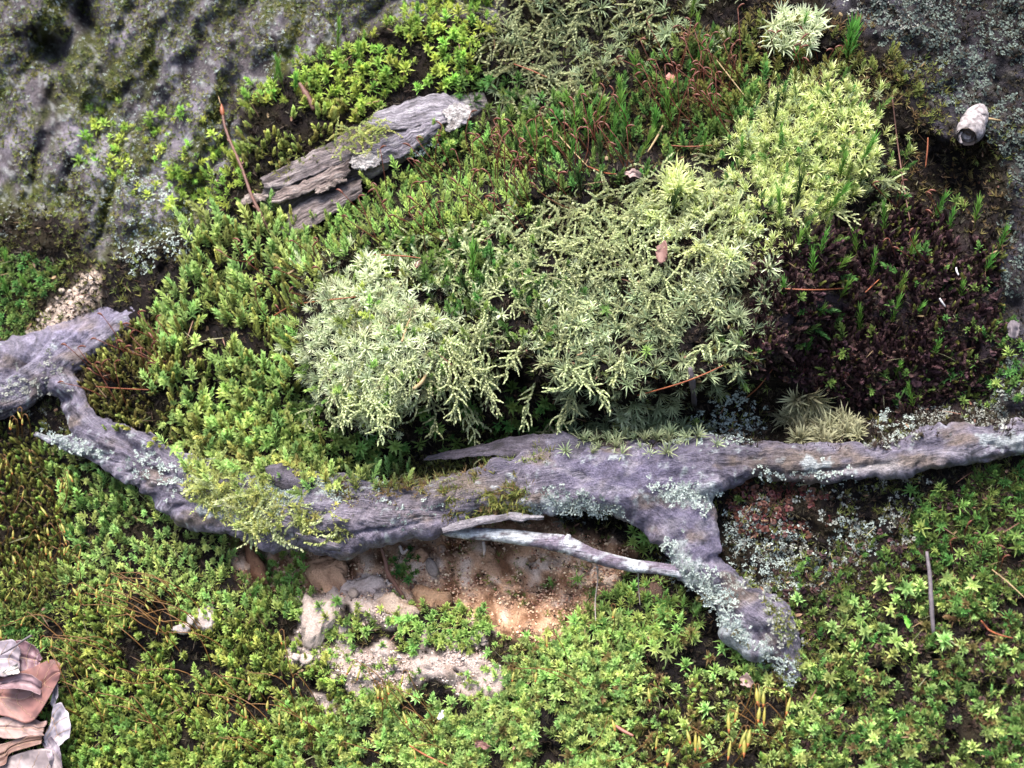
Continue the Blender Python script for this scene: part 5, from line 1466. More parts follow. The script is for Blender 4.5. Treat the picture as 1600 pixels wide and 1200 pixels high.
def frond(x, y, ang, ln, mat, noun, h0=10, droop=.12, bl=29, gap=7.5, group='drooping feather moss fronds'):
    """stem from (x, y) running towards ang (0 = right, 90 = down) for ln photo pixels"""
    n = max(8, int(ln / 6))
    px, py, a = [x], [y], math.radians(ang)
    hh = [float(H(x, y)) + h0]
    st = ln / n
    for k in range(n):
        a += rng.normal() * .24 + (math.pi / 2 - a) * .05
        px.append(px[-1] + math.cos(a) * st); py.append(py[-1] + math.sin(a) * st)
        hh.append(max(float(H(px[-1], py[-1])) + 5 + 6 * math.sin(k * .5), hh[-1] - st * droop * (1 + k / n)))
    px, py, hh = map(np.array, (px, py, hh))
    Pw = pt(px, py, hh)
    r = thing('feather_moss_frond', 'x', 'moss frond', Pw[0], group)
    sc = float(lscale(x, y))
    tv, tt = tube(Pw, np.linspace(1.0, .5, len(Pw)) * sc, 4)
    rd = float(rng.random())
    V2, T2, tp2 = scale_leaves(Pw, sc, int(ln / 1.7), 6.0, 3.6, mat)
    Vj, Tj = join([(tv, tt), (V2, T2)])
    obj('stem', Vj, Tj, mat, r, attrs={'tip': np.concatenate([np.full(len(tv), .2), tp2]), 'rnd': np.full(len(Vj), rd)}, smooth=False)
    TRI[0] += len(Tj)
    d = gap; side = 1
    while d < ln - 6:
        f = d / ln * n; i = int(f); g = f - i
        bx = px[i] * (1 - g) + px[min(i + 1, n)] * g; by = py[i] * (1 - g) + py[min(i + 1, n)] * g; bh = hh[i] * (1 - g) + hh[min(i + 1, n)] * g
        j = min(i, n - 1)
        aa = math.atan2(py[j + 1] - py[j], px[j + 1] - px[j]) + side * (.85 + rng.normal() * .3)
        l = bl * (1 - .6 * (d / ln) ** 1.5) * (.7 + .5 * rng.random())
        m = 6
        t = np.linspace(0, 1, m)
        cur = -side * (.5 + .5 * rng.normal()) * t
        qx = bx + np.cumsum(np.concatenate([[0], np.cos(aa + cur[1:]) * l / (m - 1)])); qy = by + np.cumsum(np.concatenate([[0], np.sin(aa + cur[1:]) * l / (m - 1)]))
        qh = bh + 5 * np.sin(t * 2.6) * (1 if rng.random() > .3 else -.6) - l * .12 * t * t
        Vb, Tb, tb = scale_leaves(pt(qx, qy, qh), sc, max(9, int(l / 1.3)), 5.4, 3.3, mat)
        ob = obj('branchlet', Vb, Tb, mat, r, attrs={'tip': tb, 'rnd': np.full(len(Vb), rd * .7 + .3 * rng.random())}, smooth=False)
        TRI[0] += len(Tb)
        side = -side
        d += gap * (.8 + .4 * rng.random())
    mark(r, noun, 'moss frond', group, float(px[-1]), float(py[-1]))
    return r


FR = []
# the drape in the middle: fans out downwards
for x, y, a, l in [(840, 430, 115, 110), (830, 420, 125, 120), (860, 440, 105, 100), (885, 450, 100, 90), (800, 380, 118, 100), (815, 400, 105, 170), (790, 390, 110, 150), (870, 520, 100, 130), (885, 560, 95, 150), (895, 600, 92, 120),
                   (905, 470, 95, 110), (930, 470, 85, 80), (960, 465, 80, 80), (1000, 450, 75, 90), (1040, 450, 65, 90), (1075, 440, 60, 90), (1100, 430, 60, 80), (1120, 400, 70, 100), (1010, 410, 110, 80), (1060, 400, 95, 90),
                   (850, 400, 130, 90), (900, 400, 120, 90), (950, 390, 118, 90), (1000, 370, 125, 100), (1040, 360, 120, 90), (930, 350, 125, 110), (980, 330, 130, 120), (1020, 300, 140, 120), (1060, 290, 145, 110), (1100, 270, 140, 100),
                   (870, 360, 130, 90), (830, 360, 120, 80), (1090, 330, 120, 90), (1130, 320, 110, 80), (1150, 350, 90, 90), (1120, 290, 150, 100), (900, 330, 140, 90), (960, 300, 160, 100), (1000, 280, 165, 90),
                   (780, 420, 100, 130), (770, 440, 95, 120), (760, 400, 118, 110), (800, 440, 92, 120), (740, 500, 70, 100), (880, 640, 95, 90), (865, 650, 110, 80), (900, 620, 85, 100), (910, 500, 100, 90), (850, 480, 110, 100),
                   (945, 430, 100, 90), (985, 420, 95, 90), (1030, 420, 85, 80), (1080, 380, 80, 80), (1110, 370, 75, 90), (880, 420, 108, 90), (915, 430, 100, 80), (1160, 300, 100, 80), (1085, 300, 125, 90), (1045, 320, 120, 90),
                   (1010, 340, 120, 90), (965, 360, 115, 90), (925, 380, 115, 90), (890, 380, 122, 90), (855, 420, 120, 80)]:
    FR.append((x, y, a, l, M['feather'], 'pale yellow green moss frond', 16))
# fringe under the silvery cushion
for x, y, a, l in [(560, 600, 120, 80), (540, 590, 130, 90), (585, 610, 110, 90), (610, 600, 105, 90), (525, 610, 115, 70), (640, 590, 90, 90), (660, 570, 80, 90), (680, 560, 75, 110), (700, 550, 78, 120), (715, 560, 82, 120), (725, 590, 80, 110),
                   (740, 560, 70, 110), (690, 520, 65, 100), (650, 550, 100, 90), (700, 590, 90, 90), (600, 570, 115, 90), (560, 570, 125, 80), (670, 610, 95, 70), (730, 540, 60, 100), (750, 580, 85, 80), (620, 620, 115, 60), (505, 630, 125, 60), (720, 620, 85, 80)]:
    FR.append((x, y, a, l, M['feather'], 'grey green feather moss frond', 18))
# between slope and drape
for x, y, a, l in [(700, 360, 40, 70), (740, 350, 150, 80), (690, 400, 130, 80), (650, 380, 150, 70), (760, 370, 110, 90), (720, 400, 160, 80), (780, 330, 140, 80), (800, 330, 130, 70), (850, 340, 150, 80), (640, 430, 140, 80)]:
    FR.append((x, y, a, l, M['feather'], 'pale creeping feather moss frond', 14))
for x, y, a, l in [(700, 480, 60, 100), (730, 460, 75, 120), (760, 480, 85, 130), (690, 440, 40, 90), (780, 500, 80, 120), (720, 500, 90, 110), (820, 540, 85, 110), (660, 480, 70, 90), (840, 600, 90, 90), (930, 560, 85, 100), (980, 540, 80, 90), (1020, 500, 95, 90)]:
    FR.append((x, y, a, l, M['feather'], 'long straggling feather moss frond', 20))
# dull fronds under the overhang at the top
for x, y, a, l in [(800, 20, 110, 90), (830, 0, 100, 90), (860, 20, 110, 80), (790, 60, 120, 80), (850, 70, 105, 80), (880, 50, 100, 70), (900, 10, 100, 60), (870, 100, 110, 80), (840, 120, 115, 70), (890, 110, 100, 70), (930, 0, 90, 50),
                   (1010, 10, 75, 60), (1020, -5, 110, 70), (990, 0, 80, 50), (770, 20, 120, 60), (815, 90, 110, 70)]:
    FR.append((x, y, a, l, M['featherD'], 'dull olive feather moss frond', 20))
# near the lime cushion and the right
for x, y, a, l in [(1370, 280, 20, 60), (1300, 330, 30, 70), (1240, 330, 20, 60), (1380, 300, 60, 50), (1160, 580, 160, 70), (1135, 250, 160, 60), (1120, 510, 170, 90)]:
    FR.append((x, y, a, l, M['feather'], 'short pale feather moss sprig', 16))
# yellowish sprays creeping on the root
for x, y, a, l in [(330, 720, 100, 70), (300, 740, 90, 60), (360, 700, 110, 70), (390, 720, 105, 70), (350, 770, 80, 60), (400, 780, 70, 60), (440, 800, 50, 60), (480, 805, 60, 50), (310, 770, 85, 50), (420, 800, 90, 45), (370, 780, 95, 50), (340, 740, 120, 50)]:
    FR.append((x, y, a, l, M['featherY'], 'yellowish feather moss spray', 74))
for x, y, a, l, m_, noun, h0 in FR:
    if m_ is M['feather'] and rng.random() < .22:
        m_ = M['featherD']
    frond(x + rng.normal() * 5, y + rng.normal() * 5, a + rng.normal() * 32, l * (.5 + .6 * rng.random()), m_, noun, h0, .15 if h0 < 60 else .45)


# ------------------------------------------------------------------ stalks with capsules
def seta(x, y, dx, dy, h0, h1, kind, noun, group, bow=.12, big=1.0):
    """a stalk from (x, y) to (x+dx, y+dy) carrying a capsule"""
    b = float(H(x, y)) + h0
    n = 9
    t = np.linspace(0, 1, n)
    side = bow * math.hypot(dx, dy) * np.sin(t * math.pi)
    l = math.hypot(dx, dy) + 1e-6
    px = x + dx * t - dy / l * side; py = y + dy * t + dx / l * side
    hh = b + (h1 + 14 - h0) * np.sin(t * 1.5)
    s = float(lscale(x, y))
    if kind == 'y':                       # the tip arches over before the hanging capsule
        sg = 1 if dx >= 0 else -1
        px = np.concatenate([px, px[-1] + sg * np.array([3, 6, 7])]); py = np.concatenate([py, py[-1] + np.array([-2, 0, 5])]); hh = np.concatenate([hh, hh[-1] + np.array([1, 1, 0])])
    r = thing('moss_capsule_stalk', 'x', 'capsule stalk', pt(px[0], py[0], hh[0]), group)
    V, T = tube(pt(px, py, hh), np.linspace(.85, .6, len(px)) * s, 5)
    obj('stalk', V, T, M['seta'] if kind == 'r' else M['yseta'], r)
    ex, ey, eh = px[-1], py[-1], hh[-1]
    if kind == 'r':
        sg = 1 if rng.random() > .4 else -1
        L = 9 + 6 * rng.random()
        q = np.linspace(0, 1, 7)
        tl = rng.uniform(-.9, .7)
        cx = ex + sg * L * q * math.cos(tl); cy = ey - 3 * np.sin(q * 2.6) + L * q * math.sin(tl); ch = eh + 2 * q
        rr = np.array([.6, 1.1, 1.5, 1.6, 1.4, 1.0, .4]) * s * (.8 + .4 * rng.random())
        V, T = tube(pt(cx, cy, ch), rr, 7)
        obj('capsule', V, T, M['redcap'], r)
    elif kind == 'y':
        L = (11 + 7 * rng.random()) * (.9 if x < 450 else 1.15) * big
        q = np.linspace(0, 1, 9)
        cx = ex + rng.normal() * 4 * q; cy = ey + L * q; ch = eh + 0 * q
        k = (.8 + .45 * rng.random()) * (.85 if x < 450 else 1.1) * (1 + .35 * (big - 1))
        rr = np.array([.6, 1.0, 1.6, 2.0, 2.1, 1.9, 1.4, .8, .3]) * s * k
        V, T = tube(pt(cx[:8], cy[:8], ch[:8]), rr[:8], 8)
        cp = obj('capsule', V, T, M['ycap'], r)
        V, T = tube(pt(cx[6:] + 0, cy[6:] + .4, ch[6:]), np.array([1.45, .85, .25]) * s * k, 8)
        obj('lid', V, T, M['ycaptip'], cp)
    mark(r, noun, 'capsule stalk', group, float(ex), float(ey))


def lean(dx):
    return 'left leaning ' if dx < -12 else 'right leaning ' if dx > 12 else ''


def red_field(n, poly, lmin, lmax, amin, amax, group):
    x0, y0, x1, y1 = bbox(poly, m=0)
    k = 0
    while k < n:
        x, y = rng.uniform(x0, x1), rng.uniform(y0, y1)
        if poly_sd(poly, np.array([x]), np.array([y]))[0] < 0:
            continue
        a = math.radians(rng.uniform(amin, amax)); l = rng.uniform(lmin, lmax)
        dx, dy = l * math.cos(a), -l * math.sin(a)
        seta(x, y, dx, dy, 4, 30 + 20 * rng.random(), 'r', ('long ' if l > 60 else '') + lean(dx) + 'red capsule stalk', group, rng.normal() * .06)
        k += 1


red_field(44, [(560, 330), (700, 260), (850, 260), (840, 360), (720, 400), (600, 400)], 45, 95, 80, 150, 'rust red capsule stalks on the green slope')
red_field(16, [(760, 250), (900, 240), (900, 330), (780, 330)], 40, 90, 85, 150, 'rust red capsule stalks on the green slope')
red_field(20, [(880, 230), (1000, 220), (1010, 280), (900, 290)], 55, 100, 75, 135, 'rust red capsule stalks among the haircap moss')
red_field(40, [(1020, 120), (1180, 120), (1160, 230), (1060, 230), (1010, 180)], 55, 120, 70, 150, 'rust red capsule stalks on the brown slope')
red_field(9, [(1195, 70), (1300, 80), (1320, 120), (1200, 120)], 25, 60, 60, 120, 'rust red capsule stalks above the lime cushion')
red_field(20, [(140, 580), (270, 520), (290, 620), (180, 650)], 30, 90, 95, 165, 'thin red stalks on the brown hummock')
red_field(12, [(380, 400), (520, 400), (500, 520), (420, 520)], 25, 60, 100, 170, 'rust red capsule stalks on the left hummock')
red_field(8, [(1370, 300), (1480, 300), (1470, 420), (1380, 420)], 30, 60, 70, 150, 'rust red capsule stalks beside the dark hollow')
red_field(5, [(1440, 840), (1560, 830), (1570, 900), (1460, 900)], 25, 50, 60, 150, 'rust red capsule stalks at the right edge')


def yel_field(n, poly, lmin, lmax, amin, amax, noun, group, h1=40):
    x0, y0, x1, y1 = bbox(poly, m=0)
    k = 0
    while k < n:
        x, y = rng.uniform(x0, x1), rng.uniform(y0, y1)
        if poly_sd(poly, np.array([x]), np.array([y]))[0] < 0:
            continue
        a = math.radians(rng.uniform(amin, amax)); l = rng.uniform(lmin, lmax)
        dx, dy = l * math.cos(a), -l * math.sin(a)
        seta(x, y, dx, dy, 4, h1 + 20 * rng.random(), 'y', noun, group, rng.normal() * .1 + .08)
        k += 1


yel_field(34, [(-10, 720), (70, 720), (110, 800), (110, 980), (-10, 980)], 22, 70, 50, 130, 'golden hanging capsule stalk', 'golden capsule stalks on the left moss')
yel_field(4, [(15, 680), (50, 680), (50, 690), (15, 690)], 30, 45, 80, 100, 'golden hanging capsule stalk', 'golden capsule stalks on the left moss')
yel_field(34, [(110, 980), (330, 980), (420, 1080), (420, 1180), (120, 1180)], 50, 130, 110, 170, 'amber arching capsule stalk', 'amber capsule stalks at the lower left')
yel_field(16, [(250, 920), (360, 960), (340, 1010), (200, 990)], 60, 130, 130, 165, 'long amber capsule stalk', 'amber capsule stalks at the lower left')
yel_field(20, [(430, 1080), (700, 1100), (720, 1190), (430, 1190)], 50, 130, 100, 170, 'amber arching capsule stalk', 'amber capsule stalks at the bottom')
for x, y, dx, dy in [(950, 1000, 5, -55), (885, 1065, -24, -80), (930, 1090, -120, -45), (905, 1100, -60, -55), (1080, 1150, 5, -5), (1150, 1190, 30, -90), (1190, 1185, -30, -85), (1140, 1200, 25, -65), (1210, 1190, -65, -80), (1080, 1198, 55, -45),
                     (1020, 1198, 60, -60), (940, 1190, 80, -45), (1230, 1170, -28, -70), (900, 1180, 50, -60), (1060, 1120, -40, -50), (1000, 1195, 40, -30), (1095, 1195, 65, -60), (1250, 1110, -50, -35), (1130, 1140, 45, -70), (1240, 1185, -70, -40), (1160, 1120, 20, -50), (1200, 1160, 28, -75), (1120, 1190, -40, -55)]:
    seta(x, y, dx, dy, 4, 46, 'y', ('long ' if math.hypot(dx, dy) > 75 else '') + 'amber stalk with golden capsule', 'golden capsule stalks at the bottom', .14, 1.75 if x > 990 else 1.2)


# ------------------------------------------------------------------ dead leaves, lower left
def leafcol(c1, c2, spots=0.0):
    def f(x, y, g):
        c = lerp(np.tile(np.array(c1), (len(x), 1)), c2, sstep(-.2, .5, fbm(x / 22, y / 22, 3)))
        c = c * (1 + .35 * fbm(x / 6, y / 6, 3)[:, None])
        c = lerp(c, np.array(c2) * .5, sstep(.25, .5, fbm(x / 13 + 30, y / 13, 3)) * .7)
        if spots:
            c = lerp(c, np.array(c1) * .45, sstep(.35, .5, fbm(x / 5 + 7, y / 5, 2)) * spots)
        return c
    return f


def dead_leaf(label, A, B, hA, hB, cf, bulge=5, ends=3, veins=5, rag=2.0):
    """blade lofted between its two margins; veins run from the midrib to both margins"""
    mid = np.vstack([np.array(A, float), np.array(B, float)]).mean(0)
    r = thing('dead_leaf', label, 'dead leaf', pt(mid[0], mid[1], float(np.mean(hA))))
    st = random.getstate()
    V, T, c = slab(A, B, hA, hB, 1.0, 36, 22, bulge, 1.2, rag, cf, ends, 40, 9, curl=9.0)
    obj('blade', V, T, M['leaf'], r, col=c)
    if veins:
        n = 36 * 22
        G = V[:n].reshape(36, 22, 3)
        up = -FW * PX * .5
        mr = G[:, 11] + up
        s = float(lscale(mid[0], mid[1]))
        Vv, Tv = tube(mr, np.linspace(.8, .3, 36) * s, 5)
        obj('midrib', Vv, Tv, M['vein'], r)
        for k in range(veins):
            for sd in (-1, 1):
                i0 = int(3 + k * 30 / veins)
                idx = [(min(35, i0 + int(q * .45)), 11 + sd * q) for q in range(0, 11)]
                pp = np.array([G[i, min(21, max(0, j))] for i, j in idx]) + up
                Vv, Tv = tube(pp, np.linspace(.38, .18, len(pp)) * s, 4)
                obj('vein', Vv, Tv, M['vein'], r)
    return r


LIL = leafcol((.21, .175, .20), (.16, .125, .145), .6)
BRN = leafcol((.165, .075, .062), (.11, .046, .040))
PUR = leafcol((.16, .09, .105), (.115, .062, .07))
TANL = leafcol((.21, .135, .12), (.15, .092, .08), .4)
GRYL = leafcol((.17, .135, .135), (.12, .095, .095), .5)
WHL = leafcol((.33, .30, .33), (.25, .22, .245), .6)
dead_leaf('grey lilac dead leaf topmost in the pile at the left edge', [(-60, 1010), (0, 1002), (20, 1000), (32, 1018)], [(-60, 1060), (0, 1057), (18, 1056), (30, 1052)], (58, 52), (70, 62), LIL, 4)
dead_leaf('purplish brown dead leaf with rounded edge behind the grey one', [(20, 1002), (40, 1002), (58, 1013), (67, 1030)], [(26, 1050), (38, 1054), (52, 1048), (62, 1040)], (38, 34), (46, 40), PUR, 5, veins=3)
dead_leaf('wide reddish brown dead leaf with pale veins in the pile', [(-70, 1060), (0, 1056), (42, 1046), (80, 1030), (97, 1038)], [(-70, 1120), (0, 1118), (44, 1130), (64, 1112), (93, 1060)], (66, 44), (78, 50), BRN, 8, 2, 6)
dead_leaf('purple pink dead leaf edge folded beside the wide brown leaf', [(0, 1062), (40, 1052), (66, 1066)], [(0, 1076), (40, 1078), (64, 1086)], (78, 62), (84, 66), leafcol((0.18, 0.115, 0.125), (0.135, 0.08, 0.085)), 4, 2, 0)
dead_leaf('crumpled tan dead leaf below the wide brown leaf', [(-60, 1124), (0, 1120), (42, 1120), (76, 1128)], [(-60, 1154), (0, 1153), (30, 1152), (69, 1146)], (84, 60), (92, 66), TANL, 9, 5, 4, 5)
dead_leaf('brown dead leaf with curved edge second from the bottom', [(-60, 1166), (0, 1163), (36, 1152), (66, 1149)], [(-60, 1200), (4, 1196), (16, 1178), (64, 1162)], (88, 66), (100, 74), leafcol((0.15, 0.085, 0.065), (0.11, 0.056, 0.04)), 6, 3, 4)
dead_leaf('grey brown dead leaf lowest in the pile', [(-10, 1196), (20, 1180), (60, 1170), (82, 1172), (97, 1190)], [(-10, 1250), (20, 1250), (60, 1250), (80, 1250), (98, 1240)], (84, 50), (110, 80), GRYL, 8, 3, 4)
dead_leaf('whitish lilac dead leaf lobe at the right of the pile', [(84, 1102), (98, 1100), (110, 1128), (108, 1154)], [(76, 1138), (68, 1152), (72, 1164), (88, 1168)], (50, 46), (62, 56), WHL, 6, 2, 3)
dead_leaf('grey folded dead leaf strip running down below the whitish lobe', [(80, 1150), (92, 1168), (98, 1200)], [(66, 1160), (74, 1180), (82, 1210)], (56, 52), (60, 58), LIL, 4, 2, 0)
dead_leaf('small whitish leaf fragment standing beside the pile', [(84, 1072), (90, 1066), (91, 1088)], [(80, 1092), (79, 1100), (84, 1104)], (50, 48), (52, 50), WHL, 3, 1, 0)
dead_leaf('pale buff leaf scrap lying on the grey lilac leaf', [(4, 1051), (16, 1042), (28, 1036)], [(6, 1054), (20, 1054), (31, 1052)], (76, 74), (80, 76), leafcol((0.461, 0.422, 0.384), (0.410, 0.371, 0.333)), 2, 1, 0)


def stick(name, label, cat, pts, radii, mat, group=None, parts=None, wob=.25, sides=7, n=None):
    P3 = spline(np.array(pts, float), n or max(8, 4 * len(pts)))
    r = np.interp(np.linspace(0, 1, len(P3)), np.linspace(0, 1, len(radii)), radii)
    s = float(lscale(pts[0][0], pts[0][1]))
    V, T = tube(pt(P3[:, 0], P3[:, 1], P3[:, 2]), r * s, sides, True, wob)
    o = obj(name, V, T, mat)
    return tag(o, label, cat, group)


def hs(x, y, d):
    return float(H(x, y)) + d


stick('twig', 'thin dark stalk lying across the grey lilac leaf', 'twig', [(2, 1022, 80), (20, 1012, 82), (34, 1002, 78), (49, 993, 72)], [1.2, 1.6, 1.8], M['greystick'])
# upright twig with its bud, by the log
tw = thing('twig', 'slender reddish twig with a bud standing at the left of the log', 'twig', pt(446., 396., hs(446, 396, 2)))
P3 = spline([(446, 398, hs(446, 398, 2)), (428, 372, 30), (408, 335, 46), (394, 308, 50), (376, 258, 44), (360, 222, 40), (351, 196, 36), (348, 178, 34)], 40)
V, T = tube(pt(P3[:, 0], P3[:, 1], P3[:, 2]), np.linspace(3.4, 2.2, 40) * PX, 7, True, .3)
obj('stem', V, T, M['twig'], tw)
P3 = spline([(348.5, 181, 34), (347, 172, 34), (346, 162, 34)], 8)
V, T = tube(pt(P3[:, 0], P3[:, 1], P3[:, 2]), np.array([2.2, 3.2, 3.9, 4.0, 3.6, 2.8, 1.6, .5]) * PX, 8)
obj('bud', V, T, M['needle'], tw)
V, T = tube(pt(np.array([345., 343, 341]), np.array([163., 157, 150]), np.array([34., 34, 34])), np.array([1.4, .9, .4]) * PX, 5)
obj('bud_scale', V, T, M['strawm'], tw)
for (x, y, h, dx, dy) in ((428, 372, 30, 6, -5), (401, 325, 48, -6, -3), (376, 258, 44, 5, -4), (360, 222, 40, -5, -4)):
    V, T = tube(pt(np.array([x, x + dx * .6, x + dx]), np.array([y, y + dy * .6, y + dy * 1.4]), np.array([h, h + 1, h + 1.])), np.array([2.2, 2, .6]) * PX, 6)
    obj('side_bud', V, T, M['twig'], tw)
stick('dangling_rootlet', 'brown crooked rootlet dangling from the root over the sand', 'rootlet', [(594, 852, 26), (602, 876, 10), (606, 895, 0), (618, 914, -14), (632, 936, -30), (645, 962, -40)], [2.2, 3.0, 3.6, 3.2, 2.8, 1.8], M['twig'])
stick('fine_rootlet', 'thin pale root hair hanging below the rootlet', 'root hair', [(933, 885, 30), (934, 905, 10), (930, 940, 0), (931, 975, 4)], [2.0, 1.0, .9, .7], M['paleroot'])
stick('fine_rootlet', 'faint grey root hair left of the forked branch', 'root hair', [(997, 893, 20), (998, 920, 4), (1000, 945, 0)], [1.2, .9, .6], M['paleroot'])
stick('fine_rootlet', 'pale curled bark shred hanging in the hollow', 'bark shred', [(624, 852, 20), (630, 864, 16), (637, 858, 18)], [2.5, 3.5, 1.5], M['paleroot'])
stick('fine_rootlet', 'small pale shred hanging below the thin rootlet', 'bark shred', [(755, 846, 20), (757, 858, 14), (756, 868, 12)], [2.6, 2.8, 1], M['paleroot'])
stick('stick', 'upright grey dry stick in the lower right moss', 'stick', [(1448, 862, hs(1448, 862, 24)), (1453, 900, hs(1453, 900, 30)), (1455, 940, hs(1455, 940, 28)), (1459, 992, hs(1459, 992, 10))], [2.4, 3.4, 3.6, 3.0], M['greystick'])
stick('stick', 'brown stump of twig standing above the ledge lichen', 'twig', [(1078, 575, hs(1078, 575, 18)), (1082, 600, hs(1082, 600, 18)), (1085, 632, hs(1085, 632, 8))], [3, 5, 4], M['greystick'])
stick('twig', 'dark thin twig behind the bud moss above the log', 'twig', [(468, 130, 40), (480, 150, 34), (492, 172, 30)], [2.5, 5, 4], M['twig'])
stick('dry_twig', 'wavy dark red dry stem at the lower right', 'twig', [(1533, 970, hs(1533, 970, 22)), (1545, 984, hs(1545, 984, 22)), (1562, 992, hs(1562, 992, 22)), (1582, 997, hs(1582, 997, 20))], [1.4, 1.6, 1], M['needle'])
for (lb, pts, r, m_) in (
        ('long orange pine needle above the broad root', [(996, 618), (1060, 600), (1100, 585), (1130, 571)], 1.2, 'needle'),
        ('straight red stem lying over the dark liverwort', [(1222, 451), (1275, 453), (1327, 450)], 1.1, 'needle'),
        ('thin red stem slanting above the dark liverwort', [(1352, 457), (1370, 440), (1388, 424)], 1.0, 'needle'),
        ('thin red stem slanting at the left of the straw tuft', [(1165, 622), (1185, 605), (1207, 577)], 1.0, 'needle'),
        ('pale brown needle sticking out of the straw tuft', [(1256, 634), (1268, 622), (1281, 605)], 1.0, 'strawm'),
        ('horizontal red stem below the haircap shoots', [(1034, 226), (1075, 229), (1112, 227)], 1.0, 'needle'),
        ('long buff grass stem slanting by the lime cushion', [(1115, 88), (1140, 120), (1170, 158)], 1.1, 'strawm'),
        ('straw stem slanting down across the feather moss slope', [(853, 188), (885, 225), (918, 260)], 1.1, 'strawm'),
        ('orange stem lying at the end of the straw stem', [(918, 260), (945, 270), (963, 272)], 1.2, 'needle'),
        ('straw bit slanting left above the feather moss', [(1036, 196), (1028, 212), (1012, 238)], 2.0, 'strawm'),
        ('reddish stem pointing into the silvery cushion', [(470, 474), (520, 468), (556, 464)], 1.0, 'needle'),
        ('thin brown stem on the upper edge of the silvery cushion', [(585, 398), (630, 400), (662, 404)], 1.0, 'needle'),
        ('curved buff leaf blade lying in the silvery cushion', [(628, 534), (634, 515), (641, 498)], 2.0, 'strawm'),
        ('pale buff dead blade at the right of the silvery cushion', [(646, 608), (658, 598), (668, 582)], 3.0, 'strawm'),
        ('red dead needle on the left hummock', [(425, 495), (450, 480), (468, 470)], 1.0, 'needle'),
        ('thin reddish line of stem over the brown hummock', [(150, 604), (190, 607), (232, 609)], .9, 'needle'),
        ('brown straw in the lower middle moss', [(640, 1165), (665, 1180), (700, 1196)], 1.6, 'needle'),
        ('pale straw bit in the lower right of the pale moss', [(962, 1134), (974, 1142), (990, 1150)], 2.8, 'redleaf'),
        ('buff grass stem on the right edge below the root', [(1550, 890), (1575, 910), (1602, 935)], 1.2, 'strawm'),
        ('white splinter in the dark liverwort', [(1468, 466), (1472, 472), (1477, 479)], 1.6, 'whitebit'),
        ('tiny white splinter above the dark liverwort', [(1494, 418), (1495, 424), (1498, 430)], 1.6, 'whitebit'),
        ('dark red needle standing in the right hollow', [(1450, 215), (1449, 235), (1446, 262)], 1.4, 'needle'),
        ('long dark brown stem rising right of the lime cushion', [(1422, 345), (1412, 290), (1402, 220), (1394, 150)], 1.3, 'twig'),
        ('thin brown stem leaning over the rock under the top overhang', [(803, 100), (830, 110), (855, 121)], 1.1, 'needle')):
    stick('grass_straw' if 'needle' not in lb else 'pine_needle', lb, 'straw' if 'needle' not in lb else 'needle', [(x, y, hs(x, y, 20)) for x, y in pts], [r * .8, r, r * .6], M[m_], 'dry stems and needles strewn over the moss', sides=6, wob=.1)


def scrap(name, label, cat, A, B, ho, mat, bulge=3, th=1.2, nu=14, nv=8):
    c = np.vstack([A, B]).mean(0)
    h = hs(c[0], c[1], ho)
    V, T, _ = slab(A, B, (h, h + 4), (h + 5, h - 2), th, nu + 6, nv + 4, bulge, 1.6, 4.0, None, 5, curl=5.0)
    return tag(obj(name, V, T, mat), label, cat)


scrap('leaf_scrap', 'dark brown leaf scrap hanging in the feather moss', 'leaf scrap', [(1026, 386), (1040, 376), (1044, 392)], [(1024, 400), (1032, 412), (1042, 404)], 26, M['brownleaf'])
scrap('leaf_scrap', 'pinkish tan leaf scrap above the silvery cushion', 'leaf scrap', [(645, 418), (655, 406), (668, 402)], [(650, 418), (660, 414), (669, 410)], 22, M['brownleaf'])
scrap('leaf_scrap', 'pale pink papery scrap below the forked branch', 'scrap', [(1155, 1060), (1164, 1052), (1174, 1058)], [(1160, 1070), (1170, 1074), (1178, 1074)], 16, M['pinkscrap'])
scrap('leaf_scrap', 'reddish curled leaf scrap among the haircap moss', 'leaf scrap', [(1040, 118), (1050, 114), (1056, 124)], [(1042, 124), (1048, 128), (1054, 130)], 24, M['redleaf'])
scrap('leaf_scrap', 'bright green scrap lying on the lower right moss', 'leaf scrap', [(1411, 962), (1416, 962), (1423, 972)], [(1414, 974), (1418, 980), (1423, 980)], 16, M['greenbit'])
scrap('leaf_scrap', 'tiny white leaf scrap on the mossy left root', 'leaf scrap', [(338, 790), (348, 782), (358, 785)], [(342, 794), (350, 794), (357, 790)], 86, M['whitebit'])
scrap('leaf_scrap', 'purplish scrap on the moss at bottom centre', 'leaf scrap', [(740, 1160), (752, 1156), (764, 1166)], [(742, 1168), (752, 1170), (762, 1170)], 18, M['brownleaf'])
scrap('leaf_scrap', 'small white scrap on the moss below the sandy spill', 'leaf scrap', [(684, 1120), (690, 1110), (693, 1112)], [(684, 1124), (688, 1124), (693, 1120)], 20, M['whitebit'])
scrap('leaf_scrap', 'pale papery bit lying in the drooping feather moss', 'scrap', [(976, 270), (990, 264), (1004, 270)], [(978, 274), (990, 276), (1002, 276)], 22, M['pinkscrap'])
scrap('leaf_scrap', 'dark blue grey berry husk at the right edge', 'husk', [(1574, 506), (1584, 500), (1594, 508)], [(1576, 524), (1584, 530), (1592, 524)], 22, M['greystick'], 8, 6)


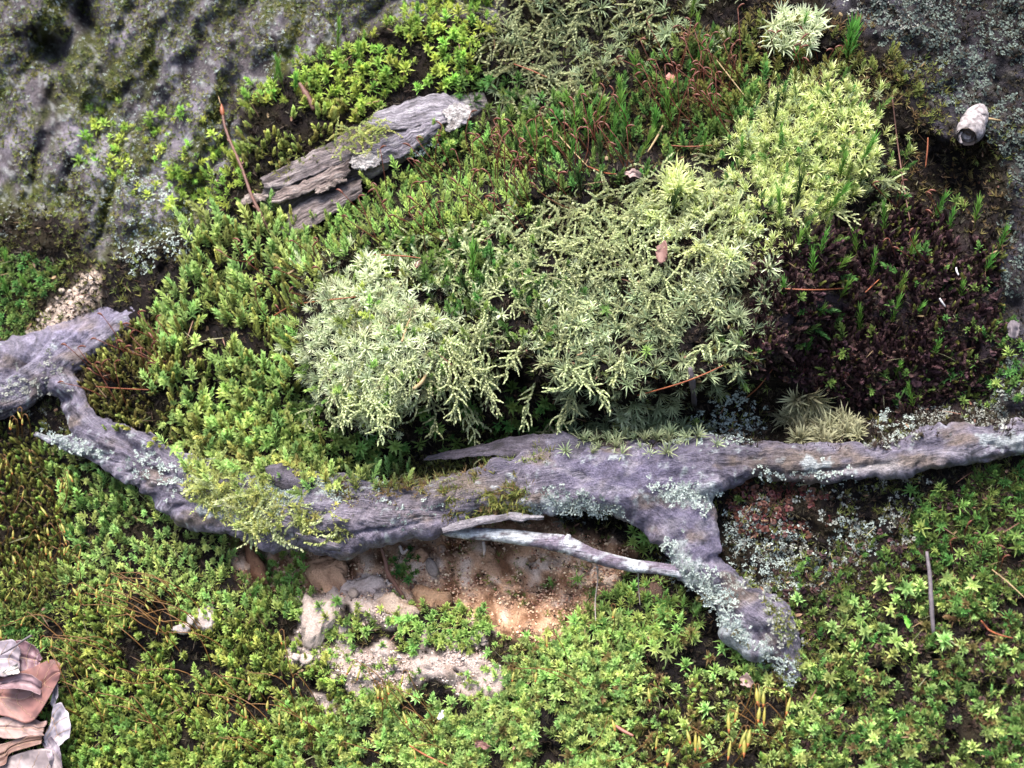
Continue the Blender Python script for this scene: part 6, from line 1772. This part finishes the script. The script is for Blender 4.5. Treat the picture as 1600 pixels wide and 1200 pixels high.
# ------------------------------------------------------------------ sandy clods and pebbles
def clod(label, x, y, rx, ry, rz, h, c1, c2, name='soil_clod', cat='soil clod', rough=.22, group=None, ang=0.0):
    n, m = (36, 48) if rx > 18 else (10, 13)
    th = np.linspace(0.02, np.pi - .02, n)[:, None]; ph = np.linspace(0, 2 * np.pi, m, endpoint=False)[None, :]
    sx = np.sin(th) * np.cos(ph); sy = np.sin(th) * np.sin(ph); sz = np.cos(th) + 0 * ph
    se = R_() * 40
    k = .9 + 1.5 * rough * fbm(sx * 1.5 + se + sz, sy * 1.5 + sz * 1.3 + se, 4) + rough * 1.1 * np.abs(fbm(sx * 3.5 + se + sz, sy * 3.5 + sz * 3, 4)) + .35 * rough * fbm(sx * 11 + se, sy * 11 + sz * 9, 2)
    ca, sa_ = math.cos(ang), math.sin(ang)
    ux, uy = sx * rx * k, sy * ry * k
    jag = 1 + .22 * np.sign(np.cos(ph * 3 + se)) * np.abs(np.cos(ph * 3 + se)) ** .5 * (rx > 12) * .6
    ux, uy = ux * jag, uy * jag
    V = pt(x + ux * ca - uy * sa_, y + ux * sa_ + uy * ca, h - .25 * rz + np.clip(sz, -1, .75) * rz * (.62 + .38 * k)).reshape(-1, 3)
    i = np.arange(n - 1)[:, None] * m; j = np.arange(m)[None, :]; j2 = (j + 1) % m
    q = np.stack([i + j, i + m + j, i + m + j2, i + j2], -1).reshape(-1, 4)
    T = [q[:, [0, 1, 2]], q[:, [0, 2, 3]]]
    jj = np.arange(m)
    V = np.vstack([V, V[:m].mean(0), V[-m:].mean(0)])
    T += [np.stack([np.full(m, n * m), jj, (jj + 1) % m], 1), np.stack([np.full(m, n * m + 1), (n - 1) * m + (jj + 1) % m, (n - 1) * m + jj], 1)]
    g = np.concatenate([fbm(sx * 3 + se, sy * 3 + sz * 2, 4).ravel(), [0, 0]])
    col = lerp(np.tile(np.array(c1), (len(V), 1)), c2, sstep(-.2, .5, g))
    return tag(obj(name, V, np.vstack(T), M['clod'], col=np.clip(col, .02, .9)), label, cat, group)


SAND1, SAND2 = (.56, .44, .38), (.40, .30, .25)
ORN1, ORN2 = (.44, .26, .16), (.27, .15, .09)
clod('big pale pinkish clod of dried sandy soil', 494, 968, 31, 36, 24, hs(494, 968, 6), (0.408, 0.330, 0.282), (0.330, 0.258, 0.216), ang=.3)
clod('orange brown soil ledge clod above the big pale clod', 512, 900, 38, 36, 22, hs(512, 900, 6), ORN1, ORN2)
clod('orange brown crust hanging under the root at left', 400, 885, 14, 40, 14, hs(400, 885, 8), (0.228, 0.114, 0.066), (0.144, 0.066, 0.036), ang=-.35)
clod('sandy lump below the round hole', 565, 925, 34, 26, 18, hs(565, 925, 4), SAND1, SAND2)
clod('sandy lump right of the round hole', 615, 955, 34, 26, 14, hs(615, 955, 0), (0.336, 0.258, 0.204), (0.252, 0.180, 0.132))
clod('orange soil lump right of the dangling rootlet', 672, 940, 32, 26, 16, hs(672, 940, 2), (0.252, 0.156, 0.096), (0.180, 0.102, 0.060))
clod('pale grey pebble wedged in the orange hollow', 675, 887, 10, 18, 9, hs(675, 887, 10), (0.240, 0.192, 0.168), (0.198, 0.156, 0.132), 'pebble', 'pebble', .08, ang=-.35)
clod('small round sandy pebble by the hole', 552, 927, 9, 9, 8, hs(552, 927, 20), (0.312, 0.246, 0.204), (0.252, 0.192, 0.156), 'pebble', 'pebble', .08)
clod('brown soil lump above the grey pebble', 658, 868, 12, 13, 9, hs(658, 868, 8), ORN1, ORN2)
clod('soil lump at the top of the orange hollow', 690, 858, 8, 9, 7, hs(690, 858, 8), (0.252, 0.180, 0.138), ORN2)
clod('pale clod on the moss at lower left', 318, 968, 22, 18, 14, hs(318, 968, 10), (0.396, 0.336, 0.312), (0.324, 0.264, 0.240))
clod('small white clod left of the pale clod in moss', 284, 982, 16, 9, 9, hs(284, 982, 14), (0.432, 0.378, 0.360), (0.360, 0.300, 0.276))
clod('standing white crumb beside the pale clod in moss', 298, 968, 6, 9, 5, hs(298, 968, 26), (0.456, 0.408, 0.372), (0.396, 0.342, 0.300))
clod('pair of pale crumbs at the left of the spill, right one', 478, 1030, 13, 9, 8, hs(478, 1030, 12), (0.420, 0.348, 0.312), (0.348, 0.276, 0.240))
clod('pair of pale crumbs at the left of the spill, left one', 462, 1027, 8, 7, 6, hs(462, 1027, 14), (0.420, 0.348, 0.312), (0.348, 0.276, 0.240))
clod('brown crumbly clod under the forked branch', 1022, 930, 20, 22, 14, hs(1022, 930, 6), (0.120, 0.072, 0.054), (0.072, 0.042, 0.030), rough=.4)
kk = 0
while kk < 60:
    x, y = rng.uniform(455, 820), rng.uniform(985, 1095)
    if float(R_sand(np.array([x]), np.array([y]))[0]) < .5:
        continue
    r_ = rng.uniform(1.6, 5.5)
    o = clod('x', x, y, r_ * 1.15, r_ * .9, r_ * .7, hs(x, y, 1), (0.396, 0.324, 0.282), (0.300, 0.240, 0.204), 'soil_crumb', 'soil crumb', .3)
    mark(o, ('small' if r_ < 3 else 'large' if r_ > 4.5 else 'middling') + ' pale sandy crumb', 'soil crumb', 'pale crumbs of the sandy spill', x, y)
    kk += 1
kk = 0
while kk < 40:
    x, y = rng.uniform(480, 960), rng.uniform(845, 1000)
    if float(R_orange(np.array([x]), np.array([y]))[0]) < .6:
        continue
    r_ = rng.uniform(2.5, 8)
    o = clod('x', x, y, r_ * 1.2, r_, r_ * .7, hs(x, y, 0), (0.240, 0.150, 0.096), (0.144, 0.084, 0.054), 'soil_crumb', 'soil crumb', .35)
    mark(o, ('small' if r_ < 4.5 else 'large' if r_ > 6.5 else 'middling') + ' orange brown earth crumb', 'soil crumb', 'orange crumbs of the soil hollow', x, y)
    kk += 1
for k in range(34):
    t = k / 33
    x, y = 150 - 115 * t + rng.normal() * 8, 425 + 105 * t + rng.normal() * 5
    r_ = rng.uniform(1.6, 4.5)
    o = clod('x', x, y, r_ * 1.2, r_, r_ * .7, hs(x, y, 1), (0.468, 0.384, 0.318), (0.372, 0.288, 0.228), 'soil_crumb', 'soil crumb', .3)
    mark(o, ('small' if r_ < 3 else 'large') + ' pale tan crumb', 'soil crumb', 'pale crumbs above the left root', x, y)

def grit(name, R, bb, n, lo, hi, mat):
    x = rng.uniform(bb[0], bb[2], n); y = rng.uniform(bb[1], bb[3], n)
    k = R(x, y) > .4
    x, y = x[k], y[k]
    o_ = np.array([[1, 0, 0], [0, 1, 0], [-1, 0, 0], [0, -1, 0], [0, 0, 1], [0, 0, -1]], float)
    F_ = np.array([[0, 1, 4], [1, 2, 4], [2, 3, 4], [3, 0, 4], [1, 0, 5], [2, 1, 5], [3, 2, 5], [0, 3, 5]])
    s_ = (rng.uniform(lo, hi, len(x)) * lscale(x, y))[:, None, None]
    Vg = pt(x, y, H(x, y) + 1)[:, None] + s_ * (o_[None] * (.6 + .8 * rng.random((len(x), 6, 1))) + .3 * (rng.random((len(x), 6, 3)) - .5))
    Tg = (F_[None] + 6 * np.arange(len(x))[:, None, None]).reshape(-1, 3)
    rn_ = np.repeat(rng.random(len(x)), 6)
    o = obj(name, Vg.reshape(-1, 3), Tg, mat, attrs={'tip': rn_, 'rnd': rn_}, smooth=False, kind='stuff')
    return o


M['gritS'] = leaf_mat('pale_sand_grit', (.22, .16, .13), (.36, .28, .24), (.52, .43, .38), .03, .4, trans=0.0, rough=.9)
M['gritO'] = leaf_mat('orange_soil_grit', (.16, .085, .05), (.38, .22, .135), (.54, .38, .27), .04, .6, trans=0.0, rough=.9)
grit('sand_grit', R_sand, (440, 890, 810, 1130), 6000, .8, 2.4, M['gritS'])
grit('soil_grit', R_orange, (340, 800, 1000, 1020), 9000, .8, 2.8, M['gritO'])
grit('sawdust_grit', R_saw, (10, 400, 180, 560), 1500, .8, 2.2, M['gritS'])

# ------------------------------------------------------------------ the pale papery case at the upper right
cs = thing('insect_case', 'pale papery hollow case with open end jutting from the dark hollow', 'insect case', pt(1530., 175., 30))
ax = spline([(1533, 168, 6), (1527, 182, 16), (1519, 198, 26), (1510, 214, 36)], 22)
rad = np.interp(np.linspace(0, 1, 22), [0, .15, .4, .7, .92, 1], [7, 13, 17, 19.5, 18, 15.5])
V, T = tube(pt(ax[:, 0], ax[:, 1], ax[:, 2]), rad * PX, 26, False, .0)
vx, vy, vh = unpt(V)
q = 3.2 * fbm(vx / 8, vy / 7 + vh / 8, 4)
V = pt(vx + q, vy + q, vh + q * .6)
obj('outer_shell', V, T, M['case'], cs)
e = ax[-1]; d_ = ax[-1] - ax[-3]; d_ = d_ / np.linalg.norm(d_)
for r0, r1, dep0, dep1, m_ in ((15.5, 12.5, 0, -9, 'caseD'), (11, 8, -3, -10, 'case'), (6.5, 3, -2, -9, 'case')):
    c0 = e + d_ * dep0; c1 = e + d_ * dep1
    pp = np.linspace(c0, c1, 5)
    V, T = tube(pt(pp[:, 0], pp[:, 1], pp[:, 2]), np.linspace(r0, r1, 5) * PX, 20, False, .14)
    obj('inner_ring', V, T, M[m_], cs)
c1 = e + d_ * -8
V, T = tube(pt(np.array([c1[0], c1[0] + d_[0]]), np.array([c1[1], c1[1] + d_[1]]), np.array([c1[2], c1[2] + d_[2]])), np.array([14., 14]) * PX, 18, True)
obj('end_wall', V, T, M['caseD'], cs)
V, T = tube(pt(np.array([1538., 1548, 1566]), np.array([186., 186, 189]), np.array([20., 20, 10])), np.array([2.6, 2.0, 1.3]) * PX, 6)
obj('stalk', V, T, M['strawm'], cs)
for A, B in (([(1522, 172), (1530, 164), (1538, 168)], [(1524, 182), (1532, 178), (1540, 180)]), ([(1536, 178), (1541, 182), (1540, 196)], [(1533, 184), (1536, 190), (1535, 200)]), ([(1500, 205), (1497, 214), (1500, 224)], [(1504, 206), (1501, 214), (1504, 224)])):
    V, T, _ = slab(A, B, (34, 32), (38, 36), 1.5, 12, 7, 3, 1, 1.5, None, 1.5)
    obj('papery_flap', V, T, M['case'], cs)
settle_labels()
print('tris', TRI[0], 'objects', len(bpy.data.objects))
